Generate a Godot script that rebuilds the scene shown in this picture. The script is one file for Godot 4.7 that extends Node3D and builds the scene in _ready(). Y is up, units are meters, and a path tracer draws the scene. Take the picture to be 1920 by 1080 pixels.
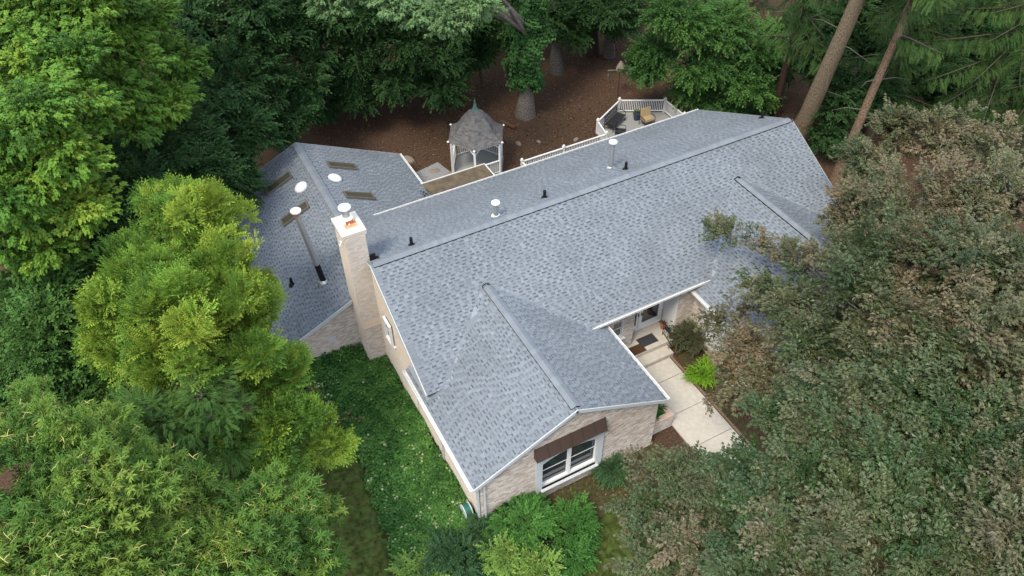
extends Node3D
# House axes: x along the main ridge, z towards the front wing's gable, y up; metres.

const GY := -0.4                                   # ground level
const CAM := Vector3(-5.82126, 27.80855, 23.57375)
const CR := Vector3(0.88171, -0.00888, 0.4717)
const CU := Vector3(0.33712, 0.7113, -0.61677)
const CF := Vector3(0.33005, -0.70283, -0.63015)
const FL := 1475.712

var rng := RandomNumberGenerator.new()
var noise := FastNoiseLite.new()
var names := {}
var M := {}
var house: Node3D

# ------------------------------------------------------------------ mesh builder
class MB:
	var v := PackedVector3Array()
	var n := PackedVector3Array()
	var c := PackedColorArray()
	func tri(a: Vector3, b: Vector3, d: Vector3, col := Color.WHITE) -> void:
		var nn := (b - a).cross(d - a).normalized()
		v.append(a); v.append(d); v.append(b)
		for i in 3:
			n.append(nn); c.append(col)
	func quad(a: Vector3, b: Vector3, d: Vector3, e: Vector3, col := Color.WHITE) -> void:
		var nn := (b - a).cross(e - a)
		if nn.length_squared() < 1e-14: nn = (d - b).cross(e - b)
		nn = nn.normalized()
		v.append(a); v.append(d); v.append(b); v.append(a); v.append(e); v.append(d)
		for i in 6:
			n.append(nn); c.append(col)
	func box(o: Vector3, s: Vector3, bs := Basis(), col := Color.WHITE) -> void:
		var x := bs.x * s.x * 0.5; var y := bs.y * s.y * 0.5; var z := bs.z * s.z * 0.5
		quad(o - x - y + z, o + x - y + z, o + x + y + z, o - x + y + z, col)
		quad(o + x - y - z, o - x - y - z, o - x + y - z, o + x + y - z, col)
		quad(o + x - y + z, o + x - y - z, o + x + y - z, o + x + y + z, col)
		quad(o - x - y - z, o - x - y + z, o - x + y + z, o - x + y - z, col)
		quad(o - x + y + z, o + x + y + z, o + x + y - z, o - x + y - z, col)
		quad(o - x - y - z, o + x - y - z, o + x - y + z, o - x - y + z, col)
	func beam(a: Vector3, b: Vector3, w: float, h: float, col := Color.WHITE, up := Vector3.UP) -> void:
		var z := (b - a).normalized()
		var x := up.cross(z)
		if x.length() < 0.01: x = Vector3.RIGHT.cross(z)
		x = x.normalized()
		box((a + b) * 0.5, Vector3(w, h, a.distance_to(b)), Basis(x, z.cross(x), z), col)
	func tube(p: PackedVector3Array, r: PackedFloat32Array, sides := 8, col := Color.WHITE, cap := true) -> void:
		var rings := []
		var nr := []
		var side := Vector3.RIGHT
		for i in p.size():
			var t := (p[mini(i + 1, p.size() - 1)] - p[maxi(i - 1, 0)]).normalized()
			side = (side - t * side.dot(t))
			if side.length() < 0.05: side = t.cross(Vector3.BACK)
			side = side.normalized()
			var s2 := t.cross(side)
			var ring := PackedVector3Array(); var rn := PackedVector3Array()
			for k in sides + 1:
				var a := TAU * k / sides
				var d := side * cos(a) + s2 * sin(a)
				ring.append(p[i] + d * r[i]); rn.append(d)
			rings.append(ring); nr.append(rn)
		for i in p.size() - 1:
			for k in sides:
				var idx := [[i, k], [i + 1, k + 1], [i, k + 1], [i, k], [i + 1, k], [i + 1, k + 1]]
				for q in idx:
					v.append(rings[q[0]][q[1]]); n.append(nr[q[0]][q[1]]); c.append(col)
		if cap:
			for k in sides:
				tri(p[0], rings[0][k + 1], rings[0][k], col)
				var l := p.size() - 1
				tri(p[l], rings[l][k], rings[l][k + 1], col)
	func prism(poly: PackedVector2Array, o: Vector3, ax: Vector3, ay: Vector3, depth: Vector3, col := Color.WHITE) -> void:
		var ind := Geometry2D.triangulate_polygon(poly)
		var nn := ax.cross(ay)
		for i in range(0, ind.size(), 3):
			var a := poly[ind[i]]; var b := poly[ind[i + 1]]; var d := poly[ind[i + 2]]
			if (b - a).cross(d - a) < 0.0:
				var t := b; b = d; d = t
			var A := o + ax * a.x + ay * a.y; var B := o + ax * b.x + ay * b.y; var D := o + ax * d.x + ay * d.y
			if depth.dot(nn) < 0.0:
				tri(A, B, D, col); tri(A + depth, D + depth, B + depth, col)
			else:
				tri(A, D, B, col); tri(A + depth, B + depth, D + depth, col)
		for i in poly.size():
			var p := poly[i]; var q := poly[(i + 1) % poly.size()]
			var P := o + ax * p.x + ay * p.y; var Q := o + ax * q.x + ay * q.y
			quad(P, Q, Q + depth, P + depth, col)
	func lathe(prof: PackedVector2Array, o: Vector3, sides := 16, col := Color.WHITE) -> void:
		for i in prof.size() - 1:
			for k in sides:
				var a := TAU * k / sides; var b := TAU * (k + 1) / sides
				var A := o + Vector3(cos(a) * prof[i].x, prof[i].y, sin(a) * prof[i].x)
				var B := o + Vector3(cos(b) * prof[i].x, prof[i].y, sin(b) * prof[i].x)
				var D := o + Vector3(cos(b) * prof[i + 1].x, prof[i + 1].y, sin(b) * prof[i + 1].x)
				var E := o + Vector3(cos(a) * prof[i + 1].x, prof[i + 1].y, sin(a) * prof[i + 1].x)
				quad(A, E, D, B, col)
	func leaf(b: Vector3, d: Vector3, nn: Vector3, l: float, w: float, col: Color, bend := 0.15) -> void:
		var s := d.cross(nn).normalized() * w * 0.5
		var m := b + d * l * 0.5
		var tip := b + d * l - nn * l * bend
		tri(b, m + s + nn * w * 0.12, tip, col)
		tri(b, tip, m - s + nn * w * 0.12, col)
	func add(o: MB, t: Transform3D, tint: Color) -> void:
		var nb := t.basis.orthonormalized()
		for i in o.v.size():
			v.append(t * o.v[i]); n.append(nb * o.n[i])
			var q := o.c[i]; c.append(Color(q.r * tint.r, q.g * tint.g, q.b * tint.b))
	func mesh() -> ArrayMesh:
		var arr := []
		arr.resize(Mesh.ARRAY_MAX)
		arr[Mesh.ARRAY_VERTEX] = v; arr[Mesh.ARRAY_NORMAL] = n; arr[Mesh.ARRAY_COLOR] = c
		var m := ArrayMesh.new()
		m.add_surface_from_arrays(Mesh.PRIMITIVE_TRIANGLES, arr)
		return m

# ------------------------------------------------------------------ scene helpers
func rnd(a: float, b: float) -> float: return rng.randf_range(a, b)
func numbered(s: String) -> String:
	names[s] = names.get(s, -1) + 1
	return s if names[s] == 0 else "%s_%03d" % [s, names[s]]
func obj(called: String, m, mat: Material, parent: Node = null, at := Transform3D()) -> MeshInstance3D:
	var o := MeshInstance3D.new()
	o.mesh = m.mesh() if m is MB else m
	o.material_override = mat
	o.transform = at
	if parent == null:
		o.name = numbered(called); add_child(o, true)
	else:
		o.name = called; parent.add_child(o, true)
	return o
func tag(o: Node, label: String, cat: String, group := "") -> Node:
	o.set_meta("label", label); o.set_meta("category", cat)
	if group: o.set_meta("group", group)
	return o
func thing(called: String, label: String, cat: String, at := Vector3.ZERO, group := "", turn := 0.0) -> Node3D:
	var o := Node3D.new(); o.name = numbered(called); add_child(o, true)
	o.position = at; o.rotation.y = turn
	tag(o, label, cat, group)
	return o
func part(called: String, parent: Node) -> Node3D:
	var o := Node3D.new(); o.name = called; parent.add_child(o, true); return o
func struct(called: String, m, mat: Material) -> MeshInstance3D:
	var o := obj(called, m, mat); o.set_meta("kind", "structure"); return o
func ray(px: float, py: float) -> Vector3:
	return CF + CR * ((px - 960.0) / FL) - CU * ((py - 540.0) / FL)
func P(px: float, py: float, y: float) -> Vector3:      # where the line of sight meets height y
	var d := ray(px, py)
	return CAM + d * ((y - CAM.y) / d.y)
func PP(px: float, py: float, o: Vector3, nn: Vector3) -> Vector3:   # ... meets a plane
	var d := ray(px, py)
	return CAM + d * ((o - CAM).dot(nn) / d.dot(nn))
func lin(r: float, g: float, b: float) -> Color: return Color(r, g, b).linear_to_srgb()

func noise_tex(seed_: int, freq: float, lo: Color, hi: Color, size := 512, oct := 4, kind := FastNoiseLite.TYPE_SIMPLEX_SMOOTH) -> ImageTexture:
	var f := FastNoiseLite.new(); f.seed = seed_; f.frequency = freq; f.fractal_octaves = oct; f.noise_type = kind
	var im := f.get_seamless_image(size, size)
	im.convert(Image.FORMAT_RGB8)
	for y in size:
		for x in size:
			var g := im.get_pixel(x, y).r
			im.set_pixel(x, y, lo.lerp(hi, g))
	return ImageTexture.create_from_image(im)
func mat(col: Color, rough := 0.8, metal := 0.0, tex: Texture2D = null, sc := 1.0) -> StandardMaterial3D:
	var m := StandardMaterial3D.new()
	m.albedo_color = col; m.roughness = rough; m.metallic = metal
	m.vertex_color_use_as_albedo = true
	m.metallic_specular = 0.5 if rough < 0.6 else 0.2
	if tex:
		m.albedo_texture = tex; m.uv1_triplanar = true; m.uv1_world_triplanar = true
		m.uv1_scale = Vector3.ONE * sc
	return m
func leafmat(back: float) -> StandardMaterial3D:
	var m := mat(Color.WHITE, 0.62)
	m.backlight_enabled = true; m.backlight = Color(back, back, back * 0.7)
	m.cull_mode = BaseMaterial3D.CULL_DISABLED
	return m

func make_materials() -> void:
	var grain := noise_tex(3, 0.05, Color(0.78, 0.78, 0.78), Color(1, 1, 1), 512, 5)
	var fine := noise_tex(7, 0.12, Color(0.74, 0.74, 0.75), Color(1, 1, 1), 512, 3)
	M.shingle = mat(Color.WHITE, 0.95, 0, fine, 1.3)
	M.black = mat(lin(0.012, 0.012, 0.014), 0.6)
	M.white = mat(lin(0.74, 0.74, 0.73), 0.5, 0, grain, 0.6)
	M.trim = mat(lin(0.5, 0.52, 0.53), 0.55, 0, grain, 0.5)
	M.brick = mat(Color.WHITE, 0.92, 0, fine, 2.1)
	M.mortar = mat(lin(0.58, 0.53, 0.475), 0.95, 0, fine, 1.7)
	M.cap = mat(lin(0.62, 0.55, 0.47), 0.9, 0, grain, 1.5)
	M.terracotta = mat(lin(0.42, 0.16, 0.07), 0.8, 0, grain, 2.0)
	M.galv = mat(lin(0.52, 0.53, 0.54), 0.42, 0.7, grain, 1.5)
	M.glass = mat(lin(0.02, 0.024, 0.028), 0.06); M.glass.metallic_specular = 0.7
	M.skyglass = mat(lin(0.075, 0.068, 0.045), 0.12, 0, grain, 1.0)
	M.bronze = mat(lin(0.15, 0.135, 0.115), 0.5, 0.2, grain, 1.2)
	M.hood = mat(lin(0.07, 0.044, 0.033), 0.55, 0.2, grain, 1.5)
	M.dome = mat(lin(0.6, 0.6, 0.61), 0.4)
	M.concrete = mat(lin(0.40, 0.37, 0.32), 0.9, 0, noise_tex(12, 0.02, Color(0.93, 0.92, 0.91), Color(1, 1, 1), 512, 5), 0.35)
	M.deck = mat(lin(0.28, 0.28, 0.27), 0.8, 0, grain, 0.7)
	M.flat = mat(Color.WHITE, 0.9, 0, noise_tex(21, 0.012, lin(0.065, 0.052, 0.042), lin(0.13, 0.105, 0.065), 512, 4), 0.28)
	M.bark = mat(Color.WHITE, 0.95, 0, noise_tex(31, 0.05, Color(0.3, 0.29, 0.28), Color(1.15, 1.15, 1.15), 512, 5), 0.9); M.bark.uv1_scale = Vector3(0.9, 0.22, 0.9)
	M.litter = mat(Color.WHITE, 0.97, 0, noise_tex(41, 0.03, lin(0.03, 0.019, 0.012), lin(0.098, 0.058, 0.038), 1024, 5), 0.22)
	M.soil = mat(Color.WHITE, 0.97, 0, noise_tex(43, 0.03, lin(0.03, 0.026, 0.013), lin(0.072, 0.06, 0.028), 512, 5), 0.35)
	M.lawn = mat(Color.WHITE, 0.95, 0, noise_tex(45, 0.02, lin(0.042, 0.038, 0.014), lin(0.058, 0.10, 0.02), 1024, 5), 0.13)
	M.leaf = leafmat(0.55)
	M.needle = leafmat(0.25)
	M.gloss = leafmat(0.4); M.gloss.roughness = 0.45; M.gloss.metallic_specular = 0.4
	M.flake = mat(Color.WHITE, 0.8)
	M.iron = mat(lin(0.02, 0.02, 0.022), 0.5, 0.3)
	M.cushion = mat(lin(0.40, 0.30, 0.17), 0.95, 0, fine, 2)
	M.navy = mat(lin(0.02, 0.035, 0.075), 0.3)
	M.gazroof = mat(Color.WHITE, 0.95, 0, fine, 1.3)
	M.verd = mat(lin(0.075, 0.135, 0.115), 0.7, 0, grain, 2)
	M.reel = mat(lin(0.012, 0.10, 0.075), 0.45)
	M.mat1 = mat(lin(0.045, 0.045, 0.05), 0.95, 0, fine, 3)
	M.mat2 = mat(lin(0.075, 0.04, 0.02), 0.95, 0, fine, 3)
	M.wood = mat(lin(0.11, 0.06, 0.035), 0.9, 0, grain, 1)
	M.stone = mat(lin(0.22, 0.18, 0.14), 0.9, 0, grain, 1)
	M.pathstone = mat(lin(0.24, 0.24, 0.24), 0.9, 0, grain, 0.6)

# ------------------------------------------------------------------ roofs
var shingle_variants := {}
const TABW := [0.10, 0.13, 0.17, 0.21]
func weather(p: Vector3) -> float: return 1.0 + 0.16 * noise.get_noise_3dv(p * 16.0) + 0.08 * noise.get_noise_3dv(p * 60.0)
func tone(k: int) -> Color:
	var t: float = [0.90, 0.94, 0.97, 1.0, 1.03, 1.09][k]
	return Color(0.203 * t, 0.225 * t, 0.247 * t)
func tab_into(m: MB, b: Transform3D, w: float, col: Color) -> void:
	# x along the course, y out of the roof, z down the slope; origin at the middle of the butt edge
	var e := 0.15; var t := 0.016; var h := w * 0.5
	var A := b * Vector3(-h, t, 0); var B := b * Vector3(h, t, 0)
	var Cc := b * Vector3(h, 0.006, -e); var D := b * Vector3(-h, 0.006, -e)
	var a := b * Vector3(-h, 0.0, 0); var bb := b * Vector3(h, 0.0, 0)
	m.quad(A, B, Cc, D, col)
	m.quad(a, bb, B, A, col)
	m.quad(bb, b * Vector3(h, -0.004, -e), Cc, B, col)
	m.quad(b * Vector3(-h, -0.004, -e), a, A, D, col)
func tab_mesh(wi: int, ti: int) -> ArrayMesh:
	var k := wi * 10 + ti
	if not shingle_variants.has(k):
		var m := MB.new(); tab_into(m, Transform3D(), TABW[wi], tone(ti)); shingle_variants[k] = m.mesh()
	return shingle_variants[k]
func shingles(roof: Node3D, o: Vector3, al: Vector3, up: Vector3, width: float, length: float, keep: Callable, singles: Callable) -> void:
	var nn := al.cross(-up).normalized()
	if nn.y < 0: nn = -nn
	var bs := Basis(al, nn, -up)
	if bs.determinant() < 0: bs = Basis(-al, nn, -up)
	var m := MB.new()
	var ex := 0.143
	var nrow := int(ceil(length / ex))
	var made := 0
	for i in nrow:
		var s := i * ex
		var e := minf(ex, length - s)
		# the under layer of the course, one strip a metre long after the other
		var x := -rnd(0, 0.9)
		while x < width:
			var x2 := minf(x + 1.0, width); var x1 := maxf(x, 0.0)
			if x2 - x1 > 0.03:
				var mid := o + al * ((x1 + x2) * 0.5) + up * (s + e * 0.5)
				if keep.call(mid):
					var t := tone(rng.randi_range(0, 4)) * 0.95 * weather(mid)
					var A := o + al * x1 + up * s + nn * 0.011; var B := o + al * x2 + up * s + nn * 0.011
					var Cc := o + al * x2 + up * (s + e) + nn * 0.002; var D := o + al * x1 + up * (s + e) + nn * 0.002
					if bs.x.dot(al) > 0: m.quad(A, B, Cc, D, t)
					else: m.quad(B, A, D, Cc, t)
					m.quad(A - nn * 0.011, B - nn * 0.011, B, A, t * 0.8)
			x += 1.0
		x = rnd(-0.15, 0.05)
		while x < width:
			var wi := rng.randi_range(0, 3)
			var w: float = TABW[wi]
			var gap := rnd(0.11, 0.24)
			if x < 0.0 or x + w > width:
				x += w + gap; continue
			var pos := o + al * (x + w * 0.5) + up * s + nn * 0.010
			var ti := rng.randi_range(0, 5)
			if ti == 5 and rng.randf() < 0.5: ti = 3
			if keep.call(pos + up * 0.07):
				var tf := Transform3D(bs, pos)
				if made < 300 and singles.call(pos):
					var sh := MeshInstance3D.new(); sh.mesh = tab_mesh(wi, ti); sh.material_override = M.shingle
					sh.name = "shingle"; sh.transform = roof.global_transform.affine_inverse() * tf
					roof.add_child(sh, true); made += 1
				else:
					tab_into(m, tf, w, tone(ti) * weather(pos))
				# dark granule band between two tabs
				var g0 := o + al * (x + w + 0.004) + up * (s + e * 0.58); var g1 := o + al * (minf(x + w + gap, width) - 0.004) + up * (s + e * 0.58)
				var g2 := g1 + up * e * 0.36; var g3 := g0 + up * e * 0.36
				var dk := Color(0.118, 0.132, 0.148) * rnd(0.72, 1.35)
				if (g1 - g0).dot(al) > 0.02 and keep.call((g0 + g2) * 0.5):
					g0 += nn * 0.0085; g1 += nn * 0.0085; g2 += nn * 0.0045; g3 += nn * 0.0045
					if bs.x.dot(al) > 0: m.quad(g0, g1, g2, g3, dk)
					else: m.quad(g1, g0, g3, g2, dk)
			x += w + gap
	var f := obj("shingle_field", m, M.shingle, roof)
	f.set_meta("kind", "stuff")
func never(_p: Vector3) -> bool: return false
func always(_p: Vector3) -> bool: return true
func roof_deck(m: MB, a: Vector3, b: Vector3, c: Vector3, d: Vector3) -> void:
	var nn := (b - a).cross(d - a).normalized()
	if nn.y < 0: nn = -nn
	var t := nn * 0.13
	var col := Color(0.26, 0.29, 0.32)
	m.quad(a, b, c, d, col); m.quad(a - t, d - t, c - t, b - t, col)
	m.quad(a, a - t, b - t, b); m.quad(b, b - t, c - t, c); m.quad(c, c - t, d - t, d); m.quad(d, d - t, a - t, a)
func ridge_vent(roof: Node3D, a: Vector3, b: Vector3, sl1: float, sl2: float, half: float) -> void:
	# raised ridge strip: black vent body under cap shingles
	var d := (b - a).normalized(); var s := d.cross(Vector3.UP).normalized()
	var body := MB.new()
	var lift := 0.085
	var L := [a + s * half - Vector3.UP * (sl1 * half), a, a - s * half - Vector3.UP * (sl2 * half)]
	for side in 2:
		var e: Vector3 = L[0] if side == 0 else L[2]
		var f: Vector3 = e + (b - a)
		body.quad(e, f, f + Vector3.UP * (lift - 0.012), e + Vector3.UP * (lift - 0.012), Color.WHITE)
	body.quad(L[0], L[0] + Vector3.UP * lift, a + Vector3.UP * lift, a); body.quad(L[2], L[2] + Vector3.UP * lift, a + Vector3.UP * lift, a)
	body.quad(L[0] + (b - a), L[0] + (b - a) + Vector3.UP * lift, b + Vector3.UP * lift, b); body.quad(L[2] + (b - a), L[2] + (b - a) + Vector3.UP * lift, b + Vector3.UP * lift, b)
	obj("ridge_vent", body, M.black, roof)
	var n := int(a.distance_to(b) / 0.22)
	var variants := []
	for k in 6:
		var m := MB.new()
		var col := tone(k % 5 + 0)
		var h := half + 0.012
		var zl := 0.235
		for q in [[1.0, sl1], [-1.0, sl2]]:
			var x: float = q[0] * h
			var yy: float = -q[1] * h
			m.quad(Vector3(0, 0.014, 0), Vector3(x, yy + 0.014, 0), Vector3(x, yy + 0.004, -zl), Vector3(0, 0.004, -zl), col)
			m.quad(Vector3(0, 0, 0), Vector3(x, yy, 0), Vector3(x, yy + 0.014, 0), Vector3(0, 0.014, 0), col)
			m.quad(Vector3(x, yy - 0.004, 0), Vector3(x, yy - 0.004, -zl), Vector3(x, yy + 0.006, -zl), Vector3(x, yy + 0.014, 0), col)
		variants.append(m.mesh())
	for i in n:
		var p := a + d * (0.22 * (n - i)) + Vector3.UP * lift
		var o := MeshInstance3D.new(); o.mesh = variants[rng.randi_range(0, 5)]; o.material_override = M.shingle; o.name = "cap_shingle"
		o.transform = Transform3D(Basis(s, Vector3.UP, d), p)
		roof.add_child(o, true)
func gutter(parent: Node, a: Vector3, b: Vector3, out: Vector3) -> void:
	var m := MB.new()
	m.beam(a + out * 0.006 + Vector3.UP * -0.05, b + out * 0.006 + Vector3.UP * -0.05, 0.012, 0.12)
	m.beam(a + out * 0.06 + Vector3.UP * -0.108, b + out * 0.06 + Vector3.UP * -0.108, 0.10, 0.012)
	m.beam(a + out * 0.118 + Vector3.UP * -0.05, b + out * 0.118 + Vector3.UP * -0.05, 0.014, 0.128)
	m.beam(a + out * 0.124 + Vector3.UP * 0.012, b + out * 0.124 + Vector3.UP * 0.012, 0.03, 0.018)
	var d := (b - a).normalized()
	for e in [a + d * 0.006, b - d * 0.006]:
		m.beam(e + Vector3.UP * -0.05 + out * 0.012, e + Vector3.UP * -0.05 + out * 0.112, 0.012, 0.11)
	obj("gutter", m, M.white, parent)

# ------------------------------------------------------------------ brick
var brick_meshes := []
const BL := 0.203
const BH := 0.064
const CO := 0.075
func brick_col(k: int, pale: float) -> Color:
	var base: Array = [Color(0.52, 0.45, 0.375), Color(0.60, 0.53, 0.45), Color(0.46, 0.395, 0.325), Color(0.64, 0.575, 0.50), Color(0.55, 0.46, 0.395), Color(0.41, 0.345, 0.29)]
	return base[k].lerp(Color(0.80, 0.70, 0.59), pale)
# poly in (along, height); holes = Rect2 list; bricks stand 6 mm proud of the mortar bed
func brick_wall(parent: Node, o: Vector3, al: Vector3, nn: Vector3, poly: PackedVector2Array, holes: Array, pale := 0.0, with_bricks := true, singles := Rect2(), thick := 0.24, nm := "wall") -> MeshInstance3D:
	var back := MB.new()
	var pieces := [poly]
	for h: Rect2 in holes:
		var nxt := []
		for pc in pieces:
			var big := 60.0
			for r in [Rect2(-big, -big, big + h.position.x, 2 * big), Rect2(h.end.x, -big, big, 2 * big), Rect2(h.position.x, -big, h.size.x, big + h.position.y), Rect2(h.position.x, h.end.y, h.size.x, big)]:
				var rp := PackedVector2Array([r.position, Vector2(r.end.x, r.position.y), r.end, Vector2(r.position.x, r.end.y)])
				nxt.append_array(Geometry2D.intersect_polygons(pc, rp))
		pieces = nxt
	for pc in pieces:
		back.prism(pc, o, al, Vector3.UP, -nn * thick)
	var w := obj(nm, back, M.mortar, parent)
	if not with_bricks: return w
	if brick_meshes.is_empty():
		for k in 6:
			var q := MB.new(); q.box(Vector3.ZERO, Vector3(BL, BH, 0.012), Basis(), brick_col(k, 0.0)); brick_meshes.append(q.mesh())
	var m := MB.new()
	var lo := poly[0]; var hi := poly[0]
	for p in poly:
		lo = lo.min(p); hi = hi.max(p)
	var bs := Basis(al, Vector3.UP, nn)
	var row := 0; var made := 0
	var y := lo.y
	while y + BH < hi.y:
		var x := lo.x + (0.0 if row % 2 == 0 else -0.106)
		while x < hi.x:
			var x0 := maxf(x, lo.x); var x1 := minf(x + BL, hi.x)
			var ok := x1 - x0 > 0.05
			if ok:
				for cpt in [Vector2(x0 + 0.004, y), Vector2(x1 - 0.004, y), Vector2(x0 + 0.004, y + BH), Vector2(x1 - 0.004, y + BH)]:
					if not Geometry2D.is_point_in_polygon(cpt.lerp(Vector2((x0 + x1) * 0.5, y + BH * 0.5), 0.02), poly): ok = false
				for h: Rect2 in holes:
					if h.grow(0.01).intersects(Rect2(x0, y, x1 - x0, BH)): ok = false
			if ok:
				var k := rng.randi_range(0, 5)
				var c := o + al * ((x0 + x1) * 0.5) + Vector3.UP * (y + BH * 0.5) + nn * rnd(0.001, 0.004)
				if made < 300 and singles.has_point(Vector2(x, y)) and x1 - x0 > BL - 0.001:
					var b := MeshInstance3D.new(); b.mesh = brick_meshes[k]; b.material_override = M.brick; b.name = "brick"
					b.transform = Transform3D(bs, c); w.add_child(b, true); made += 1
				else:
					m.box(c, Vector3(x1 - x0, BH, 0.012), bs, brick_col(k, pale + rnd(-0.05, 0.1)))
			x += BL + 0.011
		y += CO; row += 1
	var f := obj("brick_field", m, M.brick, w); f.set_meta("kind", "stuff")
	return w
func rect(x0: float, y0: float, x1: float, y1: float) -> PackedVector2Array:
	return PackedVector2Array([Vector2(x0, y0), Vector2(x1, y0), Vector2(x1, y1), Vector2(x0, y1)])

# a window in an opening: frame, sashes with meeting rail, glass set back
func window(parent: Node, o: Vector3, al: Vector3, nn: Vector3, w: float, h: float, bays: int, fw := 0.07) -> Node3D:
	var root := part("window", parent)
	var fr := MB.new()
	var bs := Basis(al, Vector3.UP, nn)
	fr.box(o + al * (w * 0.5) + Vector3.UP * (fw * 0.5), Vector3(w, fw, 0.12), bs)
	fr.box(o + al * (w * 0.5) + Vector3.UP * (h - fw * 0.5), Vector3(w, fw, 0.12), bs)
	for s in [fw * 0.5, w - fw * 0.5]:
		fr.box(o + al * s + Vector3.UP * (h * 0.5), Vector3(fw, h - 2 * fw, 0.118), bs)
	for i in range(1, bays):
		fr.box(o + al * (w * i / bays) + Vector3.UP * (h * 0.5), Vector3(fw * 1.5, h - 2 * fw, 0.116), bs)
	obj("frame", fr, M.white, root)
	for i in bays:
		var x0 := fw if i == 0 else w * i / bays + fw * 0.75
		var x1 := w - fw if i == bays - 1 else w * (i + 1) / bays - fw * 0.75
		for half in 2:
			var y0 := fw + (h - 2 * fw) * 0.5 * half; var y1 := fw + (h - 2 * fw) * 0.5 * (half + 1)
			var z := -0.05 if half == 0 else -0.02
			var sa := MB.new()
			var t := 0.035
			sa.box(o + al * ((x0 + x1) * 0.5) + Vector3.UP * (y0 + t * 0.5) + nn * z, Vector3(x1 - x0, t, 0.03), bs)
			sa.box(o + al * ((x0 + x1) * 0.5) + Vector3.UP * (y1 - t * 0.5) + nn * z, Vector3(x1 - x0, t, 0.03), bs)
			for s in [x0 + t * 0.5, x1 - t * 0.5]:
				sa.box(o + al * s + Vector3.UP * ((y0 + y1) * 0.5) + nn * z, Vector3(t, y1 - y0 - 2 * t, 0.03), bs)
			obj("sash", sa, M.white, root)
			var gl := MB.new()
			gl.box(o + al * ((x0 + x1) * 0.5) + Vector3.UP * ((y0 + y1) * 0.5) + nn * z, Vector3(x1 - x0 - 2 * t, y1 - y0 - 2 * t, 0.008), bs)
			obj("pane", gl, M.glass, root)
	return root

# ------------------------------------------------------------------ the house
const HR := 5.895
const SF := 0.53102
const SB := 0.46556
const VF := 5.153
const VB := -6.66
const LX := 22.517
const WU := 4.104
const WH := 4.807
const SW := 0.4842
const WL := 4.251
const WR := 4.288
const VE := 9.564
const XU := 17.8
const XH := 5.08
const SX := 0.494
const XW := 4.72
const XV := 10.2
func main_h(p: Vector3) -> float:
	if p.x < 0.0 or p.x > LX or p.z > VF or p.z < VB: return -9.0
	return HR - (SF * p.z if p.z > 0 else -SB * p.z)
func wing_h(p: Vector3) -> float:
	if p.z < 1.9 or p.z > VE or p.x < WU - WL or p.x > WU + WR: return -9.0
	return WH - SW * absf(p.x - WU)
func garage_h(p: Vector3) -> float:
	if p.z < 1.4 or p.z > XV or absf(p.x - XU) > XW: return -9.0
	return XH - SX * absf(p.x - XU)
func keep_main(p: Vector3) -> bool: return wing_h(p) < p.y + 0.005 and garage_h(p) < p.y + 0.005
func keep_low(p: Vector3) -> bool: return main_h(p) < p.y + 0.005
func single_wing(p: Vector3) -> bool: return p.z > 7.3 and p.x < WU - 0.25

func rake_trim(parent: Node, a: Vector3, b: Vector3, out: Vector3) -> void:
	var m := MB.new()
	var d := (b - a).normalized()
	var up := out.cross(d); if up.y < 0: up = -up
	m.beam(a + out * 0.016 - up * 0.085, b + out * 0.016 - up * 0.085, 0.03, 0.15, Color.WHITE, up)
	m.beam(a + out * 0.006 + up * 0.0, b + out * 0.006 + up * 0.0, 0.06, 0.016, Color.WHITE, up)
	obj("rake_board", m, M.trim, parent)

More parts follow.
